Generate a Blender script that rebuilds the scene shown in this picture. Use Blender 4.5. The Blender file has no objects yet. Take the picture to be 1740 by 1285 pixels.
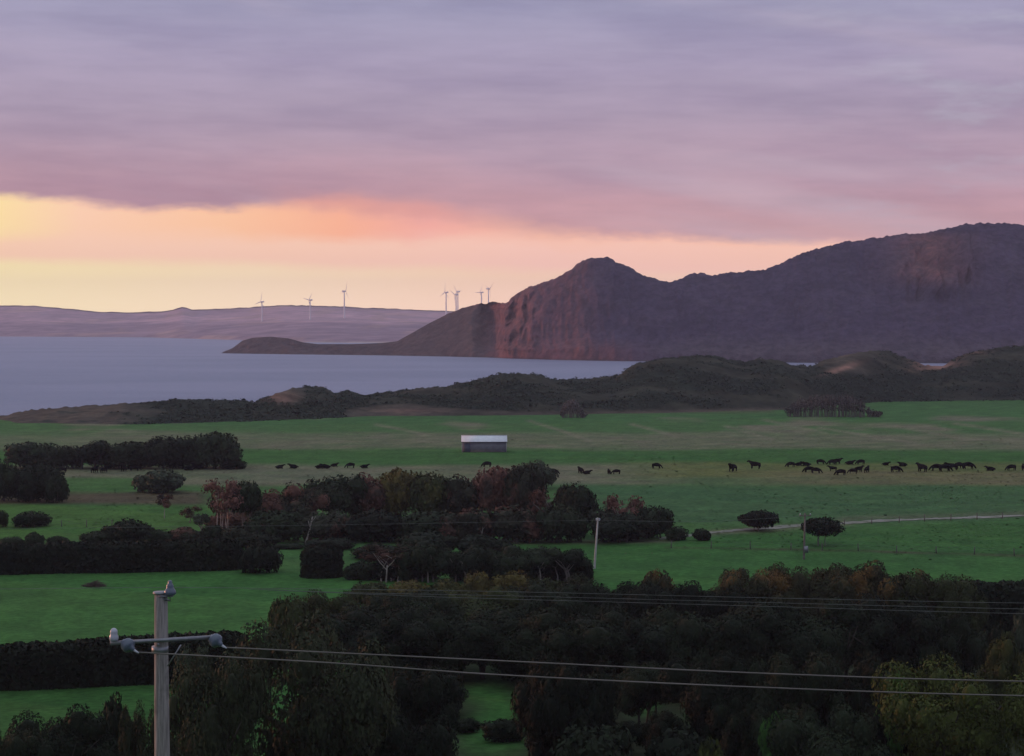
import bpy, math, random
import numpy as np
from mathutils import Vector, Matrix, noise as mnoise

random.seed(7)
RNG = np.random.default_rng(7)
scene = bpy.context.scene
COL = scene.collection
PI = math.pi

# ------------------------------------------------------------------ camera
F = 3247.0            # focal length in photograph pixels (1740 wide)
HZ = 545.0            # row of the true horizon
CAMZ = 35.0
PITCH = math.atan((642.5 - HZ) / F)
cam = bpy.data.cameras.new('camera')
camo = bpy.data.objects.new('camera', cam)
COL.objects.link(camo)
camo.location = (0, 0, CAMZ)
camo.rotation_euler = (PI / 2 - PITCH, 0, 0)
cam.sensor_width = 36.0
cam.lens = 36.0 * F / 1740.0
cam.clip_start = 0.5
cam.clip_end = 30000
scene.camera = camo
CP, SP = math.cos(PITCH), math.sin(PITCH)


def at(px, py, Y):
    """point at distance Y that stands at this place of the photograph"""
    a = (px - 870.0) / F
    b = (642.5 - py) / F
    t = Y / (CP + b * SP)
    return (a * t, Y, CAMZ + t * (-SP + b * CP))


def proj(X, Y, Z):
    dz = Z - CAMZ
    dep = Y * CP - dz * SP
    up = Y * SP + dz * CP
    return 870.0 + F * X / dep, 642.5 - F * up / dep


def dist_of(py, z=0.0):
    b = (642.5 - py) / F
    t = (z - CAMZ) / (-SP + b * CP)
    return t * (CP + b * SP)


def interp(x, pts):
    p = np.array(pts, float)
    return np.interp(x, p[:, 0], p[:, 1])


def sstep(a, b, x):
    t = np.clip((np.asarray(x, float) - a) / (b - a), 0, 1)
    return t * t * (3 - 2 * t)


# vectorised value noise
_perm = RNG.permutation(4096)
_vals = RNG.random(4096)


def vnoise(x, y, seed=0):
    x = np.asarray(x, float) + seed * 17.31
    y = np.asarray(y, float) + seed * 9.77
    xi = np.floor(x).astype(int)
    yi = np.floor(y).astype(int)
    fx = x - xi
    fy = y - yi
    fx = fx * fx * (3 - 2 * fx)
    fy = fy * fy * (3 - 2 * fy)

    def h(i, j):
        return _vals[_perm[(i + _perm[j & 4095]) & 4095]]
    a = h(xi, yi)
    b = h(xi + 1, yi)
    c = h(xi, yi + 1)
    d = h(xi + 1, yi + 1)
    return (a * (1 - fx) + b * fx) * (1 - fy) + (c * (1 - fx) + d * fx) * fy


def fbm(x, y, oct=4, seed=0):
    s = 0
    amp = 1.0
    tot = 0
    for k in range(oct):
        s = s + amp * vnoise(np.asarray(x) * 2 ** k, np.asarray(y) * 2 ** k, seed + k)
        tot += amp
        amp *= 0.5
    return s / tot


def lin(r, g, b):
    def f(c):
        c /= 255.0
        return c / 12.92 if c <= 0.04045 else ((c + 0.055) / 1.055) ** 2.4
    return (f(r), f(g), f(b), 1.0)


# ------------------------------------------------------------------ node helper
class NT:
    def __init__(self, tree):
        self.t = tree
        self.n = tree.nodes
        self.l = tree.links

    def new(self, kind):
        return self.n.new(kind)

    def put(self, sock, v):
        if hasattr(v, 'is_linked') or isinstance(v, bpy.types.NodeSocket):
            self.l.new(v, sock)
        else:
            sock.default_value = v

    def m(self, op, a, b=None, c=None, clamp=False):
        n = self.new('ShaderNodeMath')
        n.operation = op
        n.use_clamp = clamp
        self.put(n.inputs[0], a)
        if b is not None:
            self.put(n.inputs[1], b)
        if c is not None:
            self.put(n.inputs[2], c)
        return n.outputs[0]

    def mix(self, fac, a, b, mode='MIX'):
        n = self.new('ShaderNodeMix')
        n.data_type = 'RGBA'
        n.blend_type = mode
        self.put(n.inputs[0], fac)
        self.put(n.inputs[6], a)
        self.put(n.inputs[7], b)
        return n.outputs[2]

    def ramp(self, fac, stops, interp='LINEAR'):
        n = self.new('ShaderNodeValToRGB')
        n.color_ramp.interpolation = interp
        e = n.color_ramp.elements
        while len(e) < len(stops):
            e.new(0.5)
        for k, (p, c) in enumerate(stops):
            e[k].position = p
            e[k].color = c if len(c) == 4 else (*c, 1)
        self.put(n.inputs[0], fac)
        return n.outputs[0]

    def noise(self, vec, scale, detail=3, rough=0.55):
        n = self.new('ShaderNodeTexNoise')
        self.put(n.inputs['Scale'], scale)
        n.inputs['Detail'].default_value = detail
        n.inputs['Roughness'].default_value = rough
        if vec is not None:
            self.l.new(vec, n.inputs['Vector'])
        return n.outputs['Fac']

    def comb(self, x, y, z):
        n = self.new('ShaderNodeCombineXYZ')
        self.put(n.inputs[0], x)
        self.put(n.inputs[1], y)
        self.put(n.inputs[2], z)
        return n.outputs[0]

    def step(self, a, b, x):
        n = self.new('ShaderNodeMapRange')
        n.interpolation_type = 'SMOOTHSTEP'
        self.put(n.inputs['Value'], x)
        self.put(n.inputs['From Min'], a)
        self.put(n.inputs['From Max'], b)
        return n.outputs['Result']

    def curve(self, x, pts):
        n = self.new('ShaderNodeFloatCurve')
        c = n.mapping.curves[0]
        while len(c.points) < len(pts):
            c.points.new(0.5, 0.5)
        for k, (px, py) in enumerate(pts):
            c.points[k].location = (px, py)
        n.mapping.update()
        self.put(n.inputs['Value'], x)
        return n.outputs[0]


def material(name):
    m = bpy.data.materials.new(name)
    m.use_nodes = True
    nt = NT(m.node_tree)
    return m, nt, m.node_tree.nodes['Principled BSDF']


def simple_mat(name, c1, c2=None, scale=3.0, rough=0.8, metal=0.0, spec=0.3, bump=0.0):
    m, nt, p = material(name)
    tc = nt.new('ShaderNodeTexCoord')
    f = nt.noise(tc.outputs['Object'], scale, 5, 0.6)
    f = nt.step(0.3, 0.7, f)
    nt.l.new(nt.mix(f, (*c1, 1), (*(c2 or tuple(x * 0.7 for x in c1)), 1)), p.inputs['Base Color'])
    p.inputs['Roughness'].default_value = rough
    p.inputs['Metallic'].default_value = metal
    p.inputs['Specular IOR Level'].default_value = spec
    if bump:
        b = nt.new('ShaderNodeBump')
        b.inputs['Strength'].default_value = bump
        b.inputs['Distance'].default_value = 0.02
        nt.l.new(f, b.inputs['Height'])
        nt.l.new(b.outputs[0], p.inputs['Normal'])
    return m


# ------------------------------------------------------------------ sky
SUN_EL = math.radians(3.6)
SUN_DIR = Vector((-1.0, 0.55, 0)).normalized()       # towards the sun: left and a little ahead
world = bpy.data.worlds.new('World')
scene.world = world
world.use_nodes = True
wt = NT(world.node_tree)
bg = world.node_tree.nodes['Background']
tc = wt.new('ShaderNodeTexCoord')
sep = wt.new('ShaderNodeSeparateXYZ')
wt.l.new(tc.outputs['Generated'], sep.inputs[0])
dx, dy, dz = sep.outputs
az = wt.m('ARCTAN2', dx, dy)
el = wt.m('ARCSINE', dz)
AX = wt.m('MULTIPLY_ADD', az, F, 870.0)         # azimuth expressed on the scale of the photo's columns
EL = wt.m('MULTIPLY', el, F)                    # elevation on the scale of its rows
cv = wt.comb(wt.m('MULTIPLY', az, 7.0), wt.m('MULTIPLY', el, 38.0), 0.0)
cv2 = wt.comb(wt.m('MULTIPLY', az, 16.0), wt.m('MULTIPLY', el, 60.0), 3.7)
cv3 = wt.comb(wt.m('MULTIPLY', az, 3.0), wt.m('MULTIPLY_ADD', az, 5.0, wt.m('MULTIPLY', el, 30.0)), 9.1)
n1 = wt.noise(cv, 1.0, 5, 0.55)
n2 = wt.noise(cv2, 1.0, 6, 0.6)
n3 = wt.noise(cv3, 1.0, 4, 0.5)
n4 = wt.noise(wt.comb(wt.m('MULTIPLY', az, 55.0), wt.m('MULTIPLY', el, 150.0), 1.3), 1.0, 5, 0.6)
nx = wt.m('MULTIPLY_ADD', AX, 1 / 2400.0, 330 / 2400.0)
Bc = wt.curve(nx, [((p + 330) / 2400.0, v / 300.0) for p, v in
                   [(-330, 202), (0, 200), (100, 195), (250, 186), (360, 184), (500, 188), (620, 186), (745, 176),
                    (800, 167), (860, 157), (950, 146), (1100, 138), (1250, 134), (1400, 129), (1600, 122), (2070, 114)]])
B = wt.m('MULTIPLY', Bc, 300.0)
wob = wt.m('MULTIPLY_ADD', wt.m('SUBTRACT', n2, 0.5), 30.0, wt.m('MULTIPLY', wt.m('SUBTRACT', n1, 0.5), 10.0))
wob = wt.m('MULTIPLY_ADD', wt.m('SUBTRACT', n4, 0.5), 22.0, wob)
S = wt.m('SUBTRACT', wt.m('ADD', EL, wob), B)
# the clear band under the cloud
glow_low = wt.ramp(wt.m('MULTIPLY_ADD', AX, 1 / 2400.0, 330 / 2400.0), [
    (0.0, lin(255, 238, 160)), (0.14, lin(255, 234, 168)), (0.32, lin(255, 226, 176)), (0.5, lin(255, 212, 172)),
    (0.66, lin(255, 206, 172)), (0.85, lin(255, 196, 178)), (1.0, lin(236, 178, 180))])
glow_mid = wt.ramp(wt.m('MULTIPLY_ADD', AX, 1 / 2400.0, 330 / 2400.0), [
    (0.0, lin(252, 208, 160)), (0.2, lin(253, 206, 172)), (0.36, lin(253, 204, 172)), (0.52, lin(253, 200, 176)),
    (0.7, lin(254, 200, 172)), (1.0, lin(226, 170, 176))])
glow_top = wt.ramp(wt.m('MULTIPLY_ADD', AX, 1 / 2400.0, 330 / 2400.0), [
    (0.0, lin(255, 228, 150)), (0.14, lin(255, 226, 154)), (0.2, lin(254, 206, 168)), (0.30, lin(254, 196, 150)), (0.38, lin(253, 176, 136)),
    (0.44, lin(246, 168, 150)), (0.52, lin(254, 190, 155)), (0.7, lin(255, 196, 160)), (0.82, lin(238, 172, 165)), (1.0, lin(205, 158, 170))])
EW = wt.m('MULTIPLY_ADD', wt.m('SUBTRACT', n1, 0.5), 40.0, EL)
glow = wt.mix(wt.step(88.0, 112.0, wt.m('MULTIPLY_ADD', AX, 0.016, EW)), glow_low, glow_mid)
glow = wt.mix(wt.m('MULTIPLY', wt.step(0.42, 0.75, wt.m('ADD', wt.m('MULTIPLY', n2, 0.5), wt.m('MULTIPLY_ADD', wt.m('SUBTRACT', EW, 120.0), 0.008, 0.20))), 0.95), glow, glow_top)
# the cloud deck
deck = wt.ramp(wt.m('MULTIPLY', EL, 1 / 700.0), [
    (0.15, lin(206, 158, 172)), (0.24, lin(200, 154, 172)), (0.33, lin(190, 158, 180)), (0.42, lin(184, 160, 184)), (0.50, lin(172, 156, 184)),
    (0.62, lin(170, 160, 192)), (0.75, lin(160, 158, 192)), (1.0, lin(160, 166, 198))])
pink = wt.ramp(wt.m('MULTIPLY_ADD', AX, 1 / 2400.0, 330 / 2400.0), [
    (0.0, lin(182, 144, 164)), (0.3, lin(184, 144, 164)), (0.52, lin(212, 162, 170)), (0.75, lin(212, 170, 176)), (1.0, lin(190, 156, 172))])
deck = wt.mix(wt.m('MULTIPLY', wt.step(130.0, 0.0, S), 0.75), deck, pink)
# long streaks
st = wt.step(0.36, 0.68, n1)
deck = wt.mix(wt.m('MULTIPLY', st, 0.65), deck, wt.mix(1.0, deck, (0.74, 0.74, 0.82, 1), 'MULTIPLY'))
st2 = wt.step(0.52, 0.80, n3)
deck = wt.mix(wt.m('MULTIPLY', st2, 0.55), deck, lin(196, 180, 200))
st3 = wt.m('MULTIPLY', wt.step(0.50, 0.8, n2), wt.step(1050.0, 1700.0, AX))
deck = wt.mix(wt.m('MULTIPLY', st3, 0.5), deck, lin(188, 190, 210))
soften = wt.m('MULTIPLY', wt.step(380.0, 680.0, AX), wt.step(1050.0, 820.0, AX))
edge = wt.step(wt.m('MULTIPLY_ADD', soften, -20.0, -9.0), wt.m('MULTIPLY_ADD', soften, 26.0, 14.0), S)
glow = wt.mix(1.0, glow, wt.mix(wt.step(110.0, 10.0, EL), (1.17, 1.17, 1.26, 1), (1.42, 1.42, 1.66, 1)), 'MULTIPLY')
deck = wt.mix(1.0, deck, (1.08, 1.06, 1.00, 1), 'MULTIPLY')
n5 = wt.noise(wt.comb(wt.m('MULTIPLY', az, 18.0), wt.m('MULTIPLY_ADD', az, 3.0, wt.m('MULTIPLY', el, 150.0)), 5.5), 1.0, 7, 0.62)
deck = wt.mix(wt.step(0.3, 0.7, n5), wt.mix(1.0, deck, (0.95, 0.95, 0.96, 1), 'MULTIPLY'), wt.mix(1.0, deck, (1.035, 1.03, 1.03, 1), 'MULTIPLY'))
sky_vis = wt.mix(edge, glow, deck)
rim = wt.m('MULTIPLY', wt.m('MULTIPLY', wt.step(40.0, 4.0, S), wt.step(-14.0, 6.0, S)),
           wt.m('MULTIPLY', wt.step(430.0, 560.0, AX), wt.step(860.0, 700.0, AX)))
sky_vis = wt.mix(wt.m('MULTIPLY', rim, 0.5), sky_vis, lin(238, 160, 150))
# away from the sunset (right and behind) the low band goes grey violet
away = wt.step(0.5, 1.6, az)
back = wt.m('MAXIMUM', away, wt.step(-1.9, -2.6, az))
sky_vis = wt.mix(wt.m('MULTIPLY', back, wt.step(900.0, 300.0, EL)), sky_vis, lin(142, 144, 212))
# higher up: a paler, bluer overcast
hi = wt.ramp(wt.m('MULTIPLY', el, 2 / PI), [(0.10, (0.36, 0.35, 0.50)), (0.3, (0.48, 0.53, 0.64)), (1.0, (0.62, 0.70, 0.78))])
sky_all = wt.mix(wt.step(640.0, 1100.0, EL), sky_vis, hi)
ns = wt.new('ShaderNodeTexSky')
ns.sky_type = 'NISHITA'
ns.sun_disc = False
ns.sun_elevation = SUN_EL
ns.sun_rotation = math.atan2(SUN_DIR.x, SUN_DIR.y)
nsk = wt.mix(1.0, ns.outputs[0], (0.10, 0.10, 0.10, 1), 'MULTIPLY')
SKYMUL = 1.0
tot = wt.mix(0.93, nsk, wt.mix(1.0, sky_all, (SKYMUL, SKYMUL, SKYMUL, 1), 'MULTIPLY'))
wt.l.new(tot, bg.inputs['Color'])
bg.inputs['Strength'].default_value = 1.0

sl = bpy.data.lights.new('sun', 'SUN')
sl.energy = 2.2
sl.color = (1.0, 0.42, 0.26)
sl.angle = math.radians(0.6)
so = bpy.data.objects.new('sun', sl)
COL.objects.link(so)
sd = Vector((SUN_DIR.x * math.cos(SUN_EL), SUN_DIR.y * math.cos(SUN_EL), math.sin(SUN_EL)))
so.rotation_euler = sd.to_track_quat('Z', 'Y').to_euler()
so.location = (-200, 60, 120)

scene.view_settings.view_transform = 'Standard'
scene.view_settings.look = 'None'
scene.view_settings.exposure = 0.0
scene.view_settings.gamma = 1.0
scene.cycles.max_bounces = 5
scene.cycles.diffuse_bounces = 3
scene.cycles.glossy_bounces = 2
scene.cycles.volume_bounces = 0
scene.cycles.transparent_max_bounces = 8
scene.cycles.use_denoising = True


# ------------------------------------------------------------------ object helpers
def tag(o, label=None, cat=None, group=None, kind=None):
    if label:
        o['label'] = label
    if cat:
        o['category'] = cat
    if group:
        o['group'] = group
    if kind:
        o['kind'] = kind
    return o


def mesh_from(name, V, faces, smooth=False):
    """faces: int array (n,k) or list of such arrays"""
    me = bpy.data.meshes.new(name)
    V = np.asarray(V, np.float32)
    if not isinstance(faces, (list, tuple)):
        faces = [faces]
    faces = [np.asarray(f, np.int32) for f in faces if len(f)]
    loops = np.concatenate([f.ravel() for f in faces])
    tot_ = np.concatenate([np.full(len(f), f.shape[1], np.int32) for f in faces])
    start = np.concatenate([[0], np.cumsum(tot_)[:-1]]).astype(np.int32)
    me.vertices.add(len(V))
    me.vertices.foreach_set('co', V.ravel())
    me.loops.add(len(loops))
    me.loops.foreach_set('vertex_index', loops)
    me.polygons.add(len(tot_))
    me.polygons.foreach_set('loop_start', start)
    me.polygons.foreach_set('loop_total', tot_)
    me.update(calc_edges=True)
    if smooth:
        me.polygons.foreach_set('use_smooth', np.ones(len(tot_), bool))
    me.validate()
    return me


def link(name, me, mat=None, parent=None, loc=(0, 0, 0)):
    o = bpy.data.objects.new(name, me)
    COL.objects.link(o)
    o.location = loc
    if parent:
        o.parent = parent
    if mat is not None:
        if not me.materials:
            me.materials.append(mat)
        elif me.materials[0] != mat:
            o.material_slots[0].link = 'OBJECT'
            o.material_slots[0].material = mat
    return o


def empty(name, loc, rz=0.0):
    o = bpy.data.objects.new(name, None)
    COL.objects.link(o)
    o.location = loc
    o.rotation_euler = (0, 0, rz)
    o.empty_display_size = 0.3
    return o


def grid_faces(nr, nc):
    i = np.arange(nr * nc).reshape(nr, nc)
    return np.stack([i[:-1, :-1], i[:-1, 1:], i[1:, 1:], i[1:, :-1]], -1).reshape(-1, 4)


def set_color(me, C, name='tint'):
    a = me.color_attributes.new(name, 'FLOAT_COLOR', 'POINT')
    C = np.concatenate([C, np.ones((len(C), 1))], 1).astype(np.float32)
    a.data.foreach_set('color', C.ravel())


class MB:
    def __init__(self):
        self.V = []
        self.F = {}
        self.n = 0

    def add(self, V, F_):
        V = np.asarray(V, float)
        for f in F_:
            self.F.setdefault(len(f), []).append([k + self.n for k in f])
        self.V.append(V)
        self.n += len(V)

    def box(self, c, s, M=None, taper=1.0):
        V = np.array([[x, y, z] for z in (-1, 1) for y in (-1, 1) for x in (-1, 1)], float)
        V[4:, :2] *= taper
        V = V * np.array(s) / 2 + np.array(c)
        if M is not None:
            V = np.array([tuple(M @ Vector(v)) for v in V])
        self.add(V, [(0, 2, 3, 1), (4, 5, 7, 6), (0, 1, 5, 4), (2, 6, 7, 3), (0, 4, 6, 2), (1, 3, 7, 5)])

    def tube(self, pts, rads, n=8, cap=True):
        pts = [Vector(p) for p in pts]
        rings = []
        for k, p in enumerate(pts):
            d = (pts[min(k + 1, len(pts) - 1)] - pts[max(k - 1, 0)]).normalized()
            ref = Vector((0, 0, 1)) if abs(d.z) < 0.9 else Vector((1, 0, 0))
            a = d.cross(ref).normalized()
            b = a.cross(d).normalized()
            r = rads[k] if hasattr(rads, '__len__') else rads
            rings += [tuple(p + (a * math.cos(2 * PI * j / n) + b * math.sin(2 * PI * j / n)) * r) for j in range(n)]
        fs = []
        for k in range(len(pts) - 1):
            for j in range(n):
                j2 = (j + 1) % n
                fs.append((k * n + j, k * n + j2, (k + 1) * n + j2, (k + 1) * n + j))
        if cap:
            fs.append(tuple(range(n))[::-1])
            fs.append(tuple((len(pts) - 1) * n + j for j in range(n)))
        self.add(rings, fs)

    def lathe(self, prof, n=16, M=None):
        V = []
        for r, z in prof:
            V += [(r * math.cos(2 * PI * j / n), r * math.sin(2 * PI * j / n), z) for j in range(n)]
        if M is not None:
            V = [tuple(M @ Vector(v)) for v in V]
        fs = []
        for k in range(len(prof) - 1):
            for j in range(n):
                j2 = (j + 1) % n
                fs.append((k * n + j, k * n + j2, (k + 1) * n + j2, (k + 1) * n + j))
        fs.append(tuple(range(n))[::-1])
        fs.append(tuple((len(prof) - 1) * n + j for j in range(n)))
        self.add(V, fs)

    def mesh(self, name, smooth=False):
        return mesh_from(name, np.concatenate(self.V), [np.array(v) for v in self.F.values()], smooth)


# ------------------------------------------------------------------ the lie of the land
RIDGE_A = [(-500, 760), (-250, 740), (-100, 722), (0, 708), (50, 697), (110, 692), (150, 690), (200, 686), (270, 681), (340, 679),
           (400, 681), (440, 685), (470, 700), (500, 715)]
RIDGE_B = [(410, 700), (430, 685), (470, 668), (495, 660), (520, 657), (550, 657), (570, 668), (590, 663), (605, 668), (622, 671),
           (700, 661), (760, 656), (800, 648), (830, 641), (855, 636), (880, 634), (920, 638), (935, 645), (1000, 644),
           (1050, 638), (1080, 619), (1130, 609), (1190, 604), (1215, 604), (1240, 611), (1265, 614), (1290, 609),
           (1330, 613), (1345, 620), (1380, 623), (1400, 613), (1450, 601), (1480, 596), (1510, 598), (1540, 609),
           (1570, 621), (1600, 623), (1640, 602), (1700, 591), (1740, 587), (1850, 580), (2000, 590), (2200, 610), (2600, 640)]


def edge_Y(px):
    return interp(px, [(-3000, 640), (-500, 660), (0, 690), (400, 700), (470, 800), (560, 830), (900, 850), (1300, 880), (1500, 930), (3000, 960)])


def ground_z(X, Y):
    X = np.asarray(X, float)
    Y = np.asarray(Y, float)
    hill = 33.2 - 0.31 * np.maximum(Y - 3, 0) - 0.004 * np.abs(X) + 0.5 * (fbm(X / 14, Y / 14, 3, 2) - 0.5)
    plain = 0.7 * (fbm(X / 60, Y / 60, 3, 5) - 0.5) + 0.25 * (fbm(X / 9, Y / 9, 2, 6) - 0.5)
    z = 0.5 * (hill + plain + np.sqrt((hill - plain) ** 2 + 12.0))
    px = 870 + F * X / np.maximum(Y, 50)
    e = edge_Y(px)
    return z - 10.0 * sstep(0, 60, Y - e)


def gz(x, y):
    return float(ground_z(np.array([x]), np.array([y]))[0])


# field colours: albedo of the grass itself
G_BRIGHT = np.array((0.040, 0.122, 0.029))
G_MID = np.array((0.047, 0.128, 0.034))
G_DULL = np.array((0.066, 0.124, 0.050))
PALE = np.array((0.165, 0.155, 0.105))
TAN = np.array((0.150, 0.132, 0.068))
YELLOW = np.array((0.128, 0.138, 0.042))
BROWN = np.array((0.085, 0.062, 0.045))
SANDY = np.array((0.22, 0.18, 0.13))


def seg_d(px, py, a, b):
    ax, ay = a
    bx, by = b
    t = np.clip(((px - ax) * (bx - ax) + (py - ay) * (by - ay) * 16) / ((bx - ax) ** 2 + 16 * (by - ay) ** 2), 0, 1)
    return np.hypot((px - ax - t * (bx - ax)) * 0.5, py - ay - t * (by - ay))


def field_color(X, Y):
    px, py = proj(X, Y, np.zeros_like(X))
    w1 = fbm(X / 45, Y / 30, 4, 11) - 0.5
    w2 = fbm(X / 7, Y / 7, 3, 12)
    w3 = fbm(X / 16, Y / 60, 3, 13)
    q = py + 10 * w1

    def lay(C, col, m):
        m = np.clip(m, 0, 1)[:, None]
        return C * (1 - m) + col * m

    def band(a, b, s=4.0):
        return sstep(a - s, a + s, q) * (1 - sstep(b - s, b + s, q))

    C = np.tile(G_MID, (len(X), 1))
    C = lay(C, G_DULL, 0.6 * w3)
    # upper paddock
    C = lay(C, G_DULL * np.array((0.85, 1.1, 0.85)), band(690, 742, 6))
    C = lay(C, PALE, band(736, 764, 6) * (0.35 + 0.75 * w2) * (0.9 - 0.3 * sstep(300, 0, px)))
    C = lay(C, PALE, band(708, 736, 5) * 0.9 * sstep(0.52, 0.72, fbm(X / 25, Y / 60, 3, 15)))
    for a, b in [((900, 716), (1000, 748)), ((1075, 722), (1150, 742)), ((1235, 726), (1310, 746)), ((1300, 714), (1400, 736)),
                 ((1395, 728), (1550, 752)), ((1520, 724), (1640, 748)), ((1620, 719), (1750, 740)), ((640, 722), (720, 738)), ((1620, 745), (1745, 752))]:
        C = lay(C, PALE * 1.15, np.exp(-(seg_d(px, py, a, b) / 2.6) ** 2) * (0.5 + 0.7 * w2) * 0.8)
    C = lay(C, G_MID * np.array((0.9, 0.95, 0.9)), band(765, 790, 4))
    # the strip the cattle graze
    C = lay(C, PALE, band(791, 824, 5) * (0.45 + 0.6 * w2) * (1 - 0.75 * sstep(1020, 1240, px)))
    C = lay(C, YELLOW, band(788, 812, 5) * sstep(980, 1180, px) * (0.35 + 0.6 * w2))
    C = lay(C, TAN, band(801, 824, 4) * sstep(1180, 1420, px) * (0.45 + 0.55 * w2))
    C = lay(C, G_MID, band(812, 840, 4) * sstep(130, 80, np.abs(px - 190)) * 0.9)
    C = lay(C, G_DULL * np.array((0.75, 0.95, 0.9)), band(826, 886, 5) * sstep(900, 1000, px))
    # brown rushy strip on the left
    C = lay(C, BROWN, band(836, 857, 4) * sstep(370, 330, px) * 0.85)
    C = lay(C, G_MID * np.array((1.25, 1.1, 0.9)), band(858, 915, 4) * sstep(420, 330, px) * (0.6 + 0.4 * w3))
    # verge of the track
    C = lay(C, PALE, np.exp(-(seg_d(px, py, (1130, 912), (1440, 888)) / 5.0) ** 2) * (0.3 + 0.8 * w2))
    C = lay(C, PALE * 0.8, np.exp(-(seg_d(px, py, (1430, 882), (1760, 872)) / 5.0) ** 2) * (0.2 + 0.6 * w2))
    # near paddocks
    near = sstep(893, 905, py + 0.055 * (px - 1430) * (px > 1180))
    C = lay(C, G_BRIGHT, near * (0.95 - 0.35 * w3) * sstep(700, 820, px))
    C = lay(C, G_BRIGHT * 1.1, sstep(955, 985, py) * (0.95 - 0.4 * w3))
    C = lay(C, PALE * 0.9, np.exp(-(seg_d(px, py, (850, 921), (1140, 919)) / 4.0) ** 2) * (0.2 + 0.9 * w2))
    C = lay(C, BROWN * 0.6, np.exp(-(seg_d(px, py, (1130, 930), (1330, 934)) / 1.8) ** 2) * (0.2 + 0.9 * w2))
    C = lay(C, BROWN * 0.8, np.exp(-(seg_d(px, py, (1330, 934), (1760, 946)) / 2.2) ** 2) * (0.1 + 1.0 * w2))
    # dark ground colour under the near thicket, grass kept in its clearings
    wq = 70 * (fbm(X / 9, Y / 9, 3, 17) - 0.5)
    dark_floor = sstep(660, 760, px + 2 * wq) * sstep(1008, 1040, q + wq) * (1 - sstep(1608, 1650, px + wq) * sstep(1095, 1070, py + wq))
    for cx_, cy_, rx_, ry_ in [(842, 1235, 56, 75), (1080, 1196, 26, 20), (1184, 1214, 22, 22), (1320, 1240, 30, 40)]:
        dark_floor = dark_floor * (1 - np.exp(-(((px + wq - cx_) / rx_) ** 2 + ((py + 0.6 * wq - cy_) / ry_) ** 2) ** 1.4))
    dark_floor = dark_floor * sstep(1960, 1860, px)
    C = lay(C, np.array((0.030, 0.030, 0.020)), dark_floor * 0.92)
    C = lay(C, G_MID * 0.8, sstep(1120, 1150, py) * sstep(500, 400, px) * 0.9)
    # dune foot
    foot = sstep(706, 694, py)
    C = lay(C, BROWN * 1.2, foot * sstep(1330, 1300, px) * 0.9)
    C *= (0.80 + 0.40 * fbm(X / 3.5, Y / 3.5, 3, 21))[:, None]
    C *= (0.86 + 0.28 * fbm(X / 0.9, Y / 1.6, 2, 22))[:, None]
    return np.clip(C, 0.004, 1)


def build_ground():
    sgn = np.linspace(-1, 1, 420)
    s = np.sign(sgn) * (np.abs(sgn) * 0.55 + 2.0 * np.abs(sgn) ** 5)
    rows = np.concatenate([np.linspace(-160, -10, 12), np.linspace(0, 118, 40), 113645.0 / np.linspace(945, 128, 460)])
    Yg, Sg = np.meshgrid(rows, s, indexing='ij')
    Xg = Sg * (np.maximum(Yg, 0) * 0.62 + 40)
    X, Y = Xg.ravel(), Yg.ravel()
    Z = ground_z(X, Y)
    me = mesh_from('ground', np.stack([X, Y, Z], 1), grid_faces(*Xg.shape), True)
    set_color(me, field_color(X, np.maximum(Y, 20)))
    m, nt, p = material('pasture')
    at_ = nt.new('ShaderNodeVertexColor')
    at_.layer_name = 'tint'
    geo = nt.new('ShaderNodeNewGeometry')
    a = nt.noise(geo.outputs['Position'], 1.1, 5, 0.65)
    b = nt.noise(geo.outputs['Position'], 0.12, 4, 0.6)
    c = nt.mix(nt.step(0.25, 0.75, a), nt.mix(1.0, at_.outputs[0], (0.68, 0.70, 0.66, 1), 'MULTIPLY'), nt.mix(1.0, at_.outputs[0], (1.3, 1.28, 1.3, 1), 'MULTIPLY'))
    c = nt.mix(nt.step(0.3, 0.7, b), nt.mix(1.0, c, (0.86, 0.86, 0.9, 1), 'MULTIPLY'), nt.mix(1.0, c, (1.16, 1.12, 1.1, 1), 'MULTIPLY'))
    nt.l.new(c, p.inputs['Base Color'])
    p.inputs['Roughness'].default_value = 0.95
    p.inputs['Specular IOR Level'].default_value = 0.05
    bp = nt.new('ShaderNodeBump')
    bp.inputs['Strength'].default_value = 0.5
    bp.inputs['Distance'].default_value = 0.25
    nt.l.new(a, bp.inputs['Height'])
    nt.l.new(bp.outputs[0], p.inputs['Normal'])
    tag(link('ground', me, m), kind='structure')


build_ground()

# the pale track beyond the near paddock
tr_pts = [(1120, 915), (1160, 911), (1210, 905), (1255, 901), (1320, 896), (1380, 892), (1430, 889.5), (1500, 886), (1560, 883), (1620, 880.5), (1660, 878.5), (1800, 874), (2000, 868)]
V = []
for k, (px, py) in enumerate(tr_pts):
    d = dist_of(py)
    x = at(px, py, d)[0]
    hw = 1.5 + 0.5 * math.sin(k * 2.1)
    for j in range(5):
        yy = d + hw * (j / 2 - 1)
        V.append((x, yy, gz(x, yy) + 0.05))
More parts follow.
